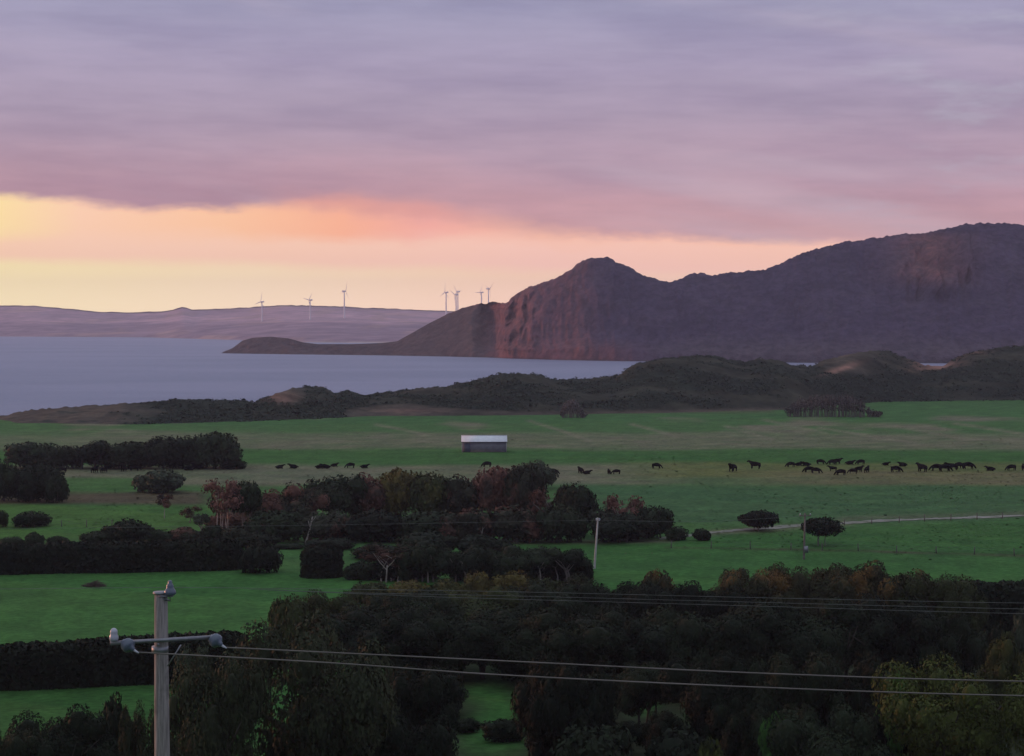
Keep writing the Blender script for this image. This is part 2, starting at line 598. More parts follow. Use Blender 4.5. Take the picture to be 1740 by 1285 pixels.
# subdivide along
Vt = np.array(V).reshape(len(tr_pts), 5, 3)
tt = np.linspace(0, len(tr_pts) - 1, 140)
Vf = np.stack([[np.interp(tt, range(len(tr_pts)), Vt[:, j, c]) for c in range(3)] for j in range(5)], 0)
Vf = np.transpose(Vf, (2, 0, 1))
Vf[:, 0, 1] += (vnoise(tt * 9, tt * 0) - 0.5) * 1.2
Vf[:, 4, 1] += (vnoise(tt * 9, tt * 0 + 7) - 0.5) * 1.2
Vf[:, :, 2] = ground_z(Vf[:, :, 0], Vf[:, :, 1]) + 0.06
gravel = simple_mat('pale_gravel', (0.27, 0.26, 0.24), (0.10, 0.12, 0.08), 0.35, 0.95, bump=0.3)
tag(link('track', mesh_from('track', Vf.reshape(-1, 3), grid_faces(140, 5)), gravel), kind='structure')

# ------------------------------------------------------------------ sea
SEA = -5.0
xs = np.linspace(-5200, 5200, 41)
ys = np.linspace(560, 7600, 41)
Yg, Xg = np.meshgrid(ys, xs, indexing='ij')
me = mesh_from('sea', np.stack([Xg.ravel(), Yg.ravel(), np.full(Xg.size, SEA)], 1), grid_faces(41, 41), True)
m, nt, p = material('sea_water')
geo = nt.new('ShaderNodeNewGeometry')
mp = nt.new('ShaderNodeMapping')
mp.inputs['Scale'].default_value = (0.05, 0.10, 0.1)
nt.l.new(geo.outputs['Position'], mp.inputs['Vector'])
w = nt.noise(mp.outputs[0], 1.0, 8, 0.68)
w2 = nt.noise(mp.outputs[0], 0.06, 3, 0.5)
nt.l.new(nt.mix(nt.step(0.3, 0.7, w2), (0.20, 0.23, 0.37, 1), (0.26, 0.28, 0.43, 1)), p.inputs['Base Color'])
p.inputs['Roughness'].default_value = 0.42
p.inputs['IOR'].default_value = 1.33
bp = nt.new('ShaderNodeBump')
bp.inputs['Strength'].default_value = 0.9
bp.inputs['Distance'].default_value = 6.0
nt.l.new(w, bp.inputs['Height'])
nt.l.new(bp.outputs[0], p.inputs['Normal'])
tag(link('sea', me, m), kind='structure')


# ------------------------------------------------------------------ land forms seen in outline
def landform(name, px0, px1, n, base_Y, ridge, ridge_Y, zbase, shape, bump_fn, color_fn, mat, nf=40, nb=24, back=250.0, zback=-9.0):
    pxs = np.linspace(px0, px1, n)
    u = (pxs - 870) / F
    Yb = base_Y(pxs)
    Yr = ridge_Y(pxs, Yb)
    ry = interp(pxs, ridge)
    zr = np.array([at(a, b, c)[2] for a, b, c in zip(pxs, ry, Yr)])
    tf = np.linspace(0, 1, nf)
    tb = np.linspace(0, 1, nb)[1:]
    T, U = np.meshgrid(tf, np.arange(n), indexing='ij')
    Yf = Yb[None] + T * (Yr - Yb)[None]
    Zf = zbase + (np.maximum(zr, zbase)[None] - zbase) * shape(T, pxs[None])
    Tb = np.meshgrid(tb, np.arange(n), indexing='ij')[0]
    Yk = Yr[None] + Tb * back
    Zk = np.maximum(zr, zbase)[None] * (1 - sstep(0, 1, Tb)) + zback * sstep(0, 1, Tb)
    Yg = np.concatenate([Yf, Yk])
    Zg = np.concatenate([Zf, Zk])
    Tg = np.concatenate([T, 1 + Tb])
    Pg = np.tile(pxs, (nf + nb - 1, 1))
    Xg = np.tile(u, (nf + nb - 1, 1)) * Yg
    dX, dY, dZ = bump_fn(Pg, Tg, Xg, Yg, Zg)
    Xg = Xg + dX
    Yg = Yg + dY
    Zg = Zg + dZ
    me = mesh_from(name, np.stack([Xg.ravel(), Yg.ravel(), Zg.ravel()], 1), grid_faces(nf + nb - 1, n), True)
    qx, qy = proj(Xg.ravel(), Yg.ravel(), Zg.ravel())
    set_color(me, np.clip(color_fn(qx, qy, Xg.ravel(), Yg.ravel(), Zg.ravel(), Tg.ravel()), 0.004, 1))
    o = link(name, me, mat)
    tag(o, kind='structure')
    return o, Xg, Yg, Zg, Tg


def land_mat(name, s1, s2, bump=0.6, dist=2.0):
    m, nt, p = material(name)
    at_ = nt.new('ShaderNodeVertexColor')
    at_.layer_name = 'tint'
    geo = nt.new('ShaderNodeNewGeometry')
    a = nt.noise(geo.outputs['Position'], s1, 6, 0.65)
    b = nt.noise(geo.outputs['Position'], s2, 4, 0.6)
    c = nt.mix(nt.step(0.3, 0.7, a), nt.mix(1.0, at_.outputs[0], (0.75, 0.75, 0.77, 1), 'MULTIPLY'), nt.mix(1.0, at_.outputs[0], (1.25, 1.22, 1.2, 1), 'MULTIPLY'))
    c = nt.mix(nt.step(0.3, 0.7, b), nt.mix(1.0, c, (0.8, 0.82, 0.85, 1), 'MULTIPLY'), nt.mix(1.0, c, (1.2, 1.15, 1.1, 1), 'MULTIPLY'))
    nt.l.new(c, p.inputs['Base Color'])
    p.inputs['Roughness'].default_value = 0.95
    p.inputs['Specular IOR Level'].default_value = 0.05
    bp = nt.new('ShaderNodeBump')
    bp.inputs['Strength'].default_value = bump
    bp.inputs['Distance'].default_value = dist
    nt.l.new(a, bp.inputs['Height'])
    nt.l.new(bp.outputs[0], p.inputs['Normal'])
    return m


# --- far coast
FAR_RIDGE = [(-900, 512), (-500, 515), (-200, 517), (0, 519), (60, 520), (110, 524), (170, 530), (230, 531), (280, 529), (300, 525), (308, 522), (318, 523),
             (325, 526.5), (400, 524), (440, 521), (480, 518.5), (560, 520), (620, 523), (700, 526), (760, 528.5), (900, 533), (1200, 538), (1800, 535), (2600, 540)]
FAR_SHORE = [(-900, 571.5), (0, 572), (250, 573.5), (400, 578), (520, 582), (700, 583), (1000, 580), (2600, 578)]


def far_base(px):
    return np.array([dist_of(v, SEA) for v in np.atleast_1d(interp(px, FAR_SHORE))])


def far_ridge_Y(px, Yb):
    return np.full_like(Yb, 6300.0)


def far_shape(T, px):
    return 0.10 * sstep(0, 0.05, T) + 0.32 * sstep(0.08, 0.45, T) + 0.58 * sstep(0.45, 1.0, T) ** 1.1


def far_bump(P, T, X, Y, Z):
    n = fbm(X / 220, Y / 160, 4, 31) - 0.5
    e = np.sin(np.clip(T, 0, 1) * PI)
    r = (vnoise(P / 3.0, P * 0) + vnoise(P / 9.0, P * 0, 3)) * 2.2 - 2.2
    return 0 * X, 0 * Y, n * 12 * e + r * sstep(0.9, 1.0, T) * (T < 1.3)


def far_color(px, py, X, Y, Z, T):
    C = np.tile(np.array((0.44, 0.29, 0.35)), (len(px), 1))  # pale mauve, part of the distance haze put into the colour
    n = fbm(X / 90, Y / 160, 4, 33)
    low = sstep(546, 552, py + 8 * (n - 0.5))[:, None]  # darker lower band: shade of the slope painted into the colour
    C = C * (1 - low) + low * np.array((0.28, 0.20, 0.26))
    top = sstep(3.2, 0.8, py - interp(px, FAR_RIDGE))[:, None]
    C = C * (1 - top) + top * np.array((0.05, 0.035, 0.035))
    beach = (sstep(0.02, 0.0, T) * sstep(480, 560, px) + 0.35 * sstep(0.012, 0.0, T))[:, None]
    C = C * (1 - beach) + beach * np.array((0.45, 0.36, 0.34))
    pt = (sstep(0.58, 0.75, fbm(X / 60, Y / 200, 3, 36)) * 0.6)[:, None]
    C = C * (1 - pt) + pt * np.array((0.42, 0.28, 0.27))
    return C


land_far = land_mat('far_hills_cover', 0.02, 0.004, 0.4, 4.0)
landform('far_coast', -1300, 2900, 520, far_base, FAR_RIDGE, far_ridge_Y, SEA - 0.5, far_shape, far_bump, far_color, land_far, 50, 12, 600.0)


def far_z(px, Y):
    Yb = float(far_base(px)[0])
    T = np.array([min(1.0, (Y - Yb) / (6300.0 - Yb))])
    zr = at(px, float(interp(px, FAR_RIDGE)), 6300.0)[2]
    X = np.array([(px - 870) / F * Y])
    dz = float((fbm(X / 220, np.array([Y]) / 160, 4, 31) - 0.5)[0] * 12 * math.sin(T[0] * PI))
    return SEA - 0.5 + (zr - SEA + 0.5) * float(far_shape(T, px)[0]) + dz


# --- the rocky hill and its low point
HILL = [(372, 601.5), (378, 600), (395, 592), (412, 579), (430, 574), (460, 572), (490, 575), (515, 582), (540, 585), (600, 585), (650, 583), (675, 580),
        (700, 566), (730, 549), (760, 534), (790, 522), (820, 515.5), (845, 514), (862, 514), (871, 503), (885, 494), (900, 487), (920, 481), (940, 474), (955, 467), (970, 459),
        (978, 452), (990, 444), (1003, 438), (1030, 437), (1041, 440), (1046, 447), (1068, 454), (1085, 463), (1092, 468), (1112, 474), (1137, 480), (1152, 475),
        (1175, 465), (1192, 464), (1210, 467), (1260, 462), (1300, 458), (1340, 441), (1380, 424), (1420, 415), (1460, 407),
        (1500, 402), (1570, 395), (1605, 389), (1622, 384), (1640, 380), (1700, 379.5), (1740, 382), (1850, 396), (2000, 436), (2200, 515), (2350, 590), (2400, 610)]
HILL_SHORE = [(372, 600.5), (500, 602.5), (640, 604), (760, 606), (830, 608), (950, 612), (1060, 614), (1400, 617), (1740, 618), (2400, 618)]


def hill_base(px):
    return np.array([dist_of(v, SEA) for v in np.atleast_1d(interp(px, HILL_SHORE))])


def hill_ridge_Y(px, Yb):
    H = (interp(px, HILL_SHORE) - interp(px, HILL)) / F * Yb
    k = interp(px, [(372, 1.6), (640, 3.0), (800, 2.2), (880, 1.15), (1000, 1.25), (1130, 1.8), (1400, 1.7), (2400, 1.8)])
    return Yb + 25 + H * k


def hill_shape(T, px):
    a = T ** 0.85
    b = 0.14 * sstep(0, 0.08, T) + 0.30 * sstep(0.05, 0.5, T) + 0.56 * sstep(0.25, 1.0, T)
    c = 0.06 * sstep(0, 0.05, T) + 0.94 * T ** 1.15
    wcl = sstep(800, 850, px) * (1 - sstep(1080, 1160, px))
    wr = sstep(1100, 1300, px)
    return np.where(wr > 0, c * wr + b * (1 - wr), b * wcl + a * (1 - wcl))


def ridged(x, y, seed):
    return 1 - np.abs(2 * vnoise(x, y, seed) - 1)


def hill_bump(P, T, X, Y, Z):
    e = np.sin(np.clip(T, 0, 1) * PI) ** 0.6 * (T < 1)
    pp = P + 14 * (fbm(P / 60, T * 3, 3, 41) - 0.5) + 22 * T * 0
    patch = np.exp(-((P - 868) / 46) ** 2) + 0.45 * np.exp(-((P - 975) / 26) ** 2) * sstep(0.55, 0.8, T) \
        + 1.2 * np.exp(-((P - 1575) / 42) ** 2) * sstep(0.4, 0.6, T) * sstep(1.0, 0.85, T) + 1.1 * np.exp(-((P - 1640) / 16) ** 2) * sstep(0.45, 0.62, T) \
        + 0.30 * np.exp(-((P - 1015) / 60) ** 2) * sstep(0.35, 0.1, T)
    g = 0.75 * ridged(pp / 34, T * 0.9, 42) + 0.35 * ridged(pp / 12, T * 3.2, 43) + 0.2 * ridged(pp / 5.5, T * 8.0, 47) - 0.6
    soft = fbm(P / 90, T * 1.5, 4, 44) - 0.5
    fine = fbm(P / 11, T * 9, 3, 45) - 0.5
    dY = -e * (patch * 46 * g + soft * 14 + fine * (4 + 30 * patch))
    gul = ridged(pp / 26 + 0.4 * fbm(P / 40, T * 4, 2, 48), T * 1.6, 49) * 0.6 + ridged(pp / 9, T * 5, 50) * 0.4 - 0.6
    dY -= e * 15 * gul * sstep(840, 900, P)
    # big left-facing wall at the seaward end of the cliff
    dY += e * 70 * sstep(862, 832, P) * sstep(800, 832, P)
    dZ = e * (3.5 * (fbm(P / 16, T * 8, 3, 46) - 0.5))
    sil = ((vnoise(P / 2.6, P * 0, 5) - 0.5) * 1.6 + (vnoise(P / 8.0, P * 0, 6) - 0.5) * 2.4) * np.exp(-((T - 1) / 0.06) ** 2) * sstep(700, 860, P)
    return 0 * X, dY, dZ + sil


def hill_color(px, py, X, Y, Z, T):
    n = fbm(px / 22, py / 14, 4, 51)
    C = np.tile(np.array((0.060, 0.051, 0.098)), (len(px), 1))  # violet base takes distance haze and sky light into the colour
    sunlit_rock = (np.exp(-((px - 870) / 60) ** 2) + 0.5 * np.exp(-((px - 975) / 34) ** 2) + 0.9 * np.exp(-((px - 1580) / 60) ** 2) * sstep(500, 460, py) * sstep(388, 405, py)
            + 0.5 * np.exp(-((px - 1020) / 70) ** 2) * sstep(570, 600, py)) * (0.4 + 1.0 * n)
    sunlit_rock = np.clip(sunlit_rock, 0, 1)[:, None]
    C = C * (1 - sunlit_rock) + sunlit_rock * np.array((0.215, 0.098, 0.096))  # cliff faces, with the low sun's warm light put into their colour
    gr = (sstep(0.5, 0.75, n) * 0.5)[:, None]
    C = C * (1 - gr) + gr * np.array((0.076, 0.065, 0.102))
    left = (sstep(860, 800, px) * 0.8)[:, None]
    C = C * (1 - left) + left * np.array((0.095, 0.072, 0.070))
    apron = (sstep(560, 600, py) * sstep(1060, 1200, px) * 0.6)[:, None]
    C = C * (1 - apron) + apron * np.array((0.098, 0.084, 0.100))
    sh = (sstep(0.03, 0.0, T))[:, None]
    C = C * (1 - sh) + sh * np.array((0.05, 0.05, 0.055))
    return C


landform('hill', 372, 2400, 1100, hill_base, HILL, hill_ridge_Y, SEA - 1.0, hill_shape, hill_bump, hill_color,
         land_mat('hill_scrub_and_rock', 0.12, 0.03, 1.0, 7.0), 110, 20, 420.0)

# --- dunes
DUNE_A = np.array((0.085, 0.070, 0.058))
DARKSCRUB = np.array((0.024, 0.032, 0.025))
LIT_SAND = np.array((0.34, 0.18, 0.145))  # bare dune surface, tinted pinker for the low sun's glow


def dune_bump(P, T, X, Y, Z):
    e = np.sin(np.clip(T, 0, 1) * PI) ** 0.7 * (T < 1)
    h = fbm(X / 30, Y / 22, 4, 61) - 0.5
    s = fbm(X / 7, Y / 7, 3, 62) - 0.5
    sil = (vnoise(P / 5, P * 0, 8) - 0.5) * 0.9 * np.exp(-((T - 1) / 0.12) ** 2)
    return 0 * X, 0 * Y, h * 6.5 * e * np.clip((Z + 1) / 10, 0.15, 1) + s * 1.3 * e + sil


def duneA_color(px, py, X, Y, Z, T):
    n = fbm(X / 9, Y / 5, 4, 63)
    n2 = fbm(X / 30, Y / 14, 3, 64)
    C = np.tile(DUNE_A, (len(px), 1))
    dark = np.clip(sstep(170, 300, px + 160 * (n2 - 0.5) + 2.0 * (py - 700)) + sstep(0.62, 0.72, n) * 0.8, 0, 1)[:, None]
    C = C * (1 - dark) + dark * DARKSCRUB
    foot = (sstep(0.12, 0.0, T) * 0.8)[:, None]
    return (C * (1 - foot) + foot * DARKSCRUB * 1.3) * (0.7 + 0.6 * n)[:, None]


def dA_base(px):
    return interp(px, [(-500, 640), (0, 650), (200, 640), (350, 655), (465, 668), (500, 680)])


land_dune = land_mat('dune_cover', 0.25, 0.05, 0.6, 0.8)
A_ob = landform('dunes', -500, 500, 340, dA_base, RIDGE_A, lambda px, Yb: interp(px, [(-500, 690), (0, 697), (500, 710)]), -0.6,
                lambda T, px: np.sin(T * PI / 2) ** 0.9, dune_bump, duneA_color, land_dune, 40, 14, 60.0)


def dB_base(px):
    return interp(px, [(410, 660), (520, 672), (640, 690), (900, 700), (1100, 716), (1300, 738), (1345, 745), (1500, 820), (1740, 838), (2600, 840)])


def tanmask(px, py, n):
    t = np.exp(-((px - 487) / 34) ** 2) * sstep(694, 676, py) * 0.9
    lo = interp(px, [(560, 699), (640, 689), (690, 686), (740, 691), (800, 696), (900, 700), (1000, 700), (1340, 693), (1400, 688)])
    t = np.maximum(t, sstep(-3, 3, py - lo) * sstep(560, 620, px) * sstep(1480, 1380, px))
    t = np.maximum(t, np.exp(-((px - 1440) / 50) ** 2) * sstep(642, 624, py - 0.12 * (px - 1440)) * 1.0)
    t = np.maximum(t, np.exp(-((px - 720) / 60) ** 2) * sstep(672, 660, py) * 0.5)
    return t * (0.5 + 0.8 * n)


def lit_sandmask(px, py, n):
    t = np.exp(-((px - 1592) / 34) ** 2) * sstep(632, 622, py + 0.1 * (px - 1592)) * 1.1
    t = np.maximum(t, np.exp(-((px - 1432) / 30) ** 2) * np.exp(-((py - 626 + 0.30 * (px - 1432)) / 5) ** 2) * 0.7)
    t = np.maximum(t, np.exp(-((px - 475) / 28) ** 2) * np.exp(-((py - 676) / 8) ** 2) * 0.55)
    t = np.maximum(t, np.exp(-((px - 1660) / 22) ** 2) * sstep(606, 598, py) * 0.35)
    t = np.maximum(t, np.exp(-((px - 700) / 50) ** 2) * np.exp(-((py - 698) / 4) ** 2) * 0.4)
    return t * (0.4 + 0.9 * n)


def duneB_color(px, py, X, Y, Z, T):
    n = fbm(X / 9, Y / 5, 4, 65)
    n2 = fbm(X / 26, Y / 12, 3, 66)
    C = np.tile(DARKSCRUB, (len(px), 1))
    g = (sstep(0.50, 0.66, n2) * 0.55)[:, None]
    C = C * (1 - g) + g * np.array((0.048, 0.046, 0.034))
    t = np.clip(tanmask(px, py, n), 0, 1)[:, None]
    C = C * (1 - t) + t * DUNE_A * 0.95
    s = np.clip(lit_sandmask(px, py, n), 0, 1)[:, None]
    C = C * (1 - s) + s * LIT_SAND
    return C * (0.65 + 0.7 * n)[:, None]


def dB_shape(T, px):
    return 0.10 * sstep(0, 0.16, T) + 0.9 * np.sin(np.clip((T - 0.1) / 0.9, 0, 1) * PI / 2) ** 1.1


B_ob = landform('dunes', 410, 2600, 760, dB_base, RIDGE_B, lambda px, Yb: Yb + interp(px, [(410, 30), (520, 75), (700, 80), (1000, 105), (1400, 110), (2600, 110)]), -0.6,
                dB_shape, dune_bump, duneB_color, land_dune, 60, 16, 90.0)


# ------------------------------------------------------------------ foliage
def leaf_quads(P, N, size, rng, tilt=0.8, aspect=0.6):
    """one leaf-cluster face per point, facing roughly along N"""
    n = len(P)
    d = N + rng.normal(0, tilt, (n, 3))
    d /= np.linalg.norm(d, axis=1)[:, None] + 1e-9
    r = rng.normal(0, 1, (n, 3))
    a = np.cross(d, r)
    a /= np.linalg.norm(a, axis=1)[:, None] + 1e-9
    b = np.cross(d, a)
    s = (size * rng.uniform(0.55, 1.35, n))[:, None]
    a = a * s
    b = b * s * aspect
    bend = d * s * rng.uniform(-0.3, 0.3, n)[:, None]
    V = np.stack([P - a, P - b * rng.uniform(0.7, 1.2, (n, 1)) + bend, P + a, P + b * rng.uniform(0.7, 1.2, (n, 1)) + bend], 1).reshape(-1, 3)
    return V, np.arange(4 * n).reshape(n, 4)


def ico(sub=2):
    import bmesh
    bm = bmesh.new()
    bmesh.ops.create_icosphere(bm, subdivisions=sub, radius=1.0)
    V = np.array([v.co[:] for v in bm.verts])
    Fc = np.array([[v.index for v in f.verts] for f in bm.faces])
    bm.free()
    return V, Fc


ICO2 = ico(2)
ICO3 = ico(3)


def crown_mesh(name, seed, lobes, n, size, core=0.74, flat=1.0, gaps=0.0, tilt=0.6):
    rng = np.random.default_rng(seed)
    L = np.array(lobes, float)              # cx cy cz rx ry rz
    area = (L[:, 3] * L[:, 5] + L[:, 4] * L[:, 5] + L[:, 3] * L[:, 4])
    cnt = np.maximum(8, (n * area / area.sum()).astype(int))
    Vs, Fs, off = [], [], 0
    for k, l in enumerate(L):
        c, r = l[:3], l[3:]
        g = rng.normal(0, 1, (cnt[k], 3))
        g /= np.linalg.norm(g, axis=1)[:, None]
        rad = 1.0 - np.abs(rng.normal(0, 0.13, cnt[k])) + 0.05
        lump = np.array([mnoise.noise(Vector(q * 2.3 + k * 7.1)) for q in g])
        keep = rng.random(cnt[k]) > gaps * (0.5 - 0.9 * lump)
        rad = rad * (1 + 0.20 * lump)
        P = c + g * r * rad[:, None]
        Nn = g / r
        Nn /= np.linalg.norm(Nn, axis=1)[:, None]
        Nn[:, 2] += 0.25
        P, Nn = P[keep], Nn[keep]
        V, Fq = leaf_quads(P, Nn, size, rng, tilt)
        Vs.append(V)
        Fs.append(Fq + off)
        off += len(V)
    tri = []
    if core > 0:
        for k, l in enumerate(L):
            v, f = ICO2
            lump = np.array([mnoise.noise(Vector(q * 1.9 + k * 7.1)) for q in v])
            V = l[:3] + v * l[3:] * (core * (1 + 0.22 * lump))[:, None]
            Vs.append(V)
            tri.append(f + off)
            off += len(V)
    V = np.concatenate(Vs)
    lo, hi = np.percentile(V, 0.4, axis=0), np.percentile(V, 99.8, axis=0)
    V[:, 0] = (V[:, 0] - (lo[0] + hi[0]) / 2) / (hi[0] - lo[0]) * 2
    V[:, 1] = (V[:, 1] - (lo[1] + hi[1]) / 2) / (hi[1] - lo[1]) * 2
    V[:, 2] = (V[:, 2] - lo[2]) / (hi[2] - lo[2])
    return mesh_from(name, V, [np.concatenate(Fs)] + ([np.concatenate(tri)] if tri else []))


def lobes_round(rng, k=14, spread=0.62, r=(0.26, 0.44), zc=0.5, zs=0.30, main=0.68, flat=1.0):
    L = [(0, 0, zc, main, main, main * 0.62 * flat)]
    for i in range(k):
        a = rng.uniform(0, 2 * PI)
        q = rng.uniform(0.35, 1.0) * spread
        rr = rng.uniform(*r)
        L.append((q * math.cos(a), q * math.sin(a), zc + rng.uniform(-zs, zs) * (1.05 - 0.5 * q / spread), rr, rr, rr * 0.75 * flat))
    return L


PROTO = {}
for s in range(3):
    PROTO['round', s] = crown_mesh('crown_round', 100 + s, lobes_round(np.random.default_rng(s), 12 + 2 * s), 3600, 0.055)
for s in range(3):
    PROTO['wide', s] = crown_mesh('crown_wide', 110 + s, lobes_round(np.random.default_rng(20 + s), 16, 0.78, (0.2, 0.36), 0.5, 0.34, 0.5), 4200, 0.045)
for s in range(2):
    PROTO['umbrella', s] = crown_mesh('crown_umbrella', 120 + s, lobes_round(np.random.default_rng(30 + s), 14, 0.68, (0.22, 0.34), 0.5, 0.14, 0.72, 0.7), 3200, 0.055)
for s in range(3):
    PROTO['sparse', s] = crown_mesh('crown_sparse', 130 + s, lobes_round(np.random.default_rng(40 + s), 13, 0.75, (0.14, 0.28), 0.5, 0.42, 0.34), 2200, 0.045, 0.5, 1.0, 0.9)
for s in range(3):
    PROTO['bush', s] = crown_mesh('crown_bush', 140 + s, lobes_round(np.random.default_rng(50 + s), 12, 0.72, (0.22, 0.4), 0.36, 0.2, 0.62), 2600, 0.06)
for s in range(4):
    PROTO['near', s] = crown_mesh('crown_near', 150 + s, lobes_round(np.random.default_rng(60 + s), 26, 0.8, (0.16, 0.32), 0.5, 0.38, 0.52), 24000, 0.022, 0.70, 1.0, 0.0, 0.42)
for s in range(2):
    PROTO['feather', s] = crown_mesh('crown_feather', 160 + s, lobes_round(np.random.default_rng(70 + s), 30, 0.8, (0.12, 0.28), 0.48, 0.38, 0.48), 30000, 0.016, 0.50, 1.0, 0.25, 0.5)


def trunk_mesh(name, seed, limbs=4, lean=0.0, r=0.05, multi=1):
    """unit tree skeleton: foot at 0, limbs reach z=0.85, spread about 0.6"""
    rng = np.random.default_rng(seed)
    mb = MB()
    for s in range(multi):
        ox, oy = (0, 0) if multi == 1 else (rng.uniform(-.35, .35), rng.uniform(-.3, .3))
        top = Vector((ox + lean + rng.uniform(-.1, .1), oy + rng.uniform(-.1, .1), 0.48))
        mid = Vector((ox + lean * 0.4 + rng.uniform(-.05, .05), oy, 0.22))
        rr = r / math.sqrt(multi)
        mb.tube([(ox, oy, -0.06), (ox, oy, 0.0), mid, top], [rr * 1.5, rr * 1.15, rr * 0.9, rr * 0.7], 7)
        for k in range(limbs):
            a = 2 * PI * k / limbs + rng.uniform(-.5, .5)
            q = rng.uniform(.3, .62)
            e = Vector((top.x + q * math.cos(a), top.y + q * math.sin(a), rng.uniform(.68, .86)))
            h = mid.lerp(top, rng.uniform(.4, 1.0))
            m_ = h.lerp(e, 0.5) + Vector((0, 0, rng.uniform(-.05, .06)))
            mb.tube([h, m_, e], [rr * .6, rr * .42, rr * .15], 5)
    return mb.mesh(name, True)


TRUNK = [trunk_mesh('trunk_single', 1, 5), trunk_mesh('trunk_leaning', 2, 4, 0.18), trunk_mesh('trunk_forked', 3, 3, 0, 0.06, 3), trunk_mesh('trunk_many', 4, 2, 0, 0.07, 6)]
STEM = trunk_mesh('stem_low', 5, 4, 0, 0.045, 3)


def leaf_mat(name, c, var=0.35, c2=None, patch=0.0):
    m, nt, p = material(name)
    tcn = nt.new('ShaderNodeTexCoord')
    oi = nt.new('ShaderNodeObjectInfo')
    geo = nt.new('ShaderNodeNewGeometry')
    n = nt.noise(geo.outputs['Position'], 0.9, 4, 0.6)
    n_b = nt.noise(geo.outputs['Position'], 0.16, 3, 0.6)
    lo = tuple(x * (1 - var) for x in c)
    hi = tuple(x * (1 + var) for x in c)
    col = nt.mix(nt.step(0.3, 0.7, n), (*lo, 1), (*hi, 1))
    if c2:
        col = nt.mix(nt.m('MULTIPLY', nt.step(0.56 - patch * 0.3, 0.66 - patch * 0.3, n_b), 0.85), col, (*c2, 1))
    r = nt.m('MULTIPLY_ADD', oi.outputs['Random'], 0.5, 0.75)
    cb = nt.new('ShaderNodeCombineColor')
    for k in range(3):
        nt.l.new(r, cb.inputs[k])
    col = nt.mix(1.0, col, cb.outputs[0], 'MULTIPLY')
    nt.l.new(col, p.inputs['Base Color'])
    p.inputs['Roughness'].default_value = 0.75
    p.inputs['Specular IOR Level'].default_value = 0.12
    return m


LM = {
    'dark': leaf_mat('leaf_dark', (0.019, 0.028, 0.014), 0.25),
    'ink': leaf_mat('leaf_blackish', (0.011, 0.017, 0.009), 0.25),
    'grey': leaf_mat('leaf_grey_green', (0.050, 0.062, 0.040), 0.3),
    'feather': leaf_mat('leaf_olive_grey', (0.034, 0.042, 0.022), 0.3, (0.056, 0.062, 0.032), 0.1),
    'sunred': leaf_mat('leaf_sun_reddened', (0.125, 0.060, 0.046), 0.45, (0.030, 0.028, 0.022), 0.25),  # reddish light of the low sun put into the leaf colour
    'mixed': leaf_mat('leaf_dark_sun_reddened', (0.026, 0.029, 0.018), 0.3, (0.120, 0.056, 0.042), 0.28),  # dark leaves with patches of reddish sunlight painted in
    'gold': leaf_mat('leaf_golden', (0.105, 0.085, 0.024), 0.35, (0.040, 0.042, 0.022)),
    'orange': leaf_mat('leaf_orange_tips', (0.036, 0.038, 0.018), 0.3, (0.130, 0.072, 0.022), 0.05),
    'olive': leaf_mat('leaf_olive', (0.033, 0.041, 0.015), 0.3, (0.070, 0.066, 0.020), 0.05),
    'yellow': leaf_mat('leaf_yellow_green', (0.054, 0.068, 0.017), 0.35, (0.088, 0.098, 0.022), 0.10),
    'lime': leaf_mat('leaf_light_green', (0.040, 0.100, 0.024), 0.3),
    'hedge': leaf_mat('leaf_hedge', (0.012, 0.018, 0.010), 0.25, (0.022, 0.029, 0.014)),
}
BARK = {
    'pale': simple_mat('bark_pale', (0.40, 0.35, 0.32), (0.20, 0.17, 0.15), 2.0, 0.9),
    'dark': simple_mat('bark_dark', (0.055, 0.045, 0.038), (0.035, 0.03, 0.026), 3.0, 0.9),
    'grey': simple_mat('bark_grey', (0.20, 0.175, 0.165), (0.11, 0.095, 0.09), 2.0, 0.9),
}
_pick = [0]


def tree(kind, px, wpx, ytop, d, crown, mat, label, group, cat='tree', cb=0.14, trunk=0, bark='dark', rz=None, depth=None, tr_w=1.0):
    """a tree at distance d whose crown spans wpx and reaches ytop; cb = where on its height the crown begins"""
    x, y, ztop = at(px, ytop, d)
    z0 = gz(x, y)
    H = max(0.8, ztop - z0)
    R = wpx / F * d / 2
    _pick[0] += 1
    keys = [k for k in PROTO if k[0] == crown]
    me = PROTO[keys[_pick[0] % len(keys)]]
    root = empty(kind, (x, y, z0))
    tag(root, label, cat, group)
    tm = STEM if cat in ('bush', 'shrub') else TRUNK[trunk]
    t = link('stem' if cat in ('bush', 'shrub') else 'trunk', tm, BARK[bark], root)
    t.scale = (R * tr_w, R * tr_w, H * 0.95)
    t.rotation_euler = (0, 0, (rz if rz is not None else random.uniform(0, 6.28)))
    c = link('crown' if cat not in ('bush', 'shrub') else 'foliage', me, LM[mat], root)
    c.location = (0, 0, cb * H)
    c.scale = (R, depth if depth else R * random.uniform(0.8, 1.0), H * (1 - cb))
    c.rotation_euler = (0, 0, random.choice((0, PI)) + random.uniform(-.35, .35))
    return root


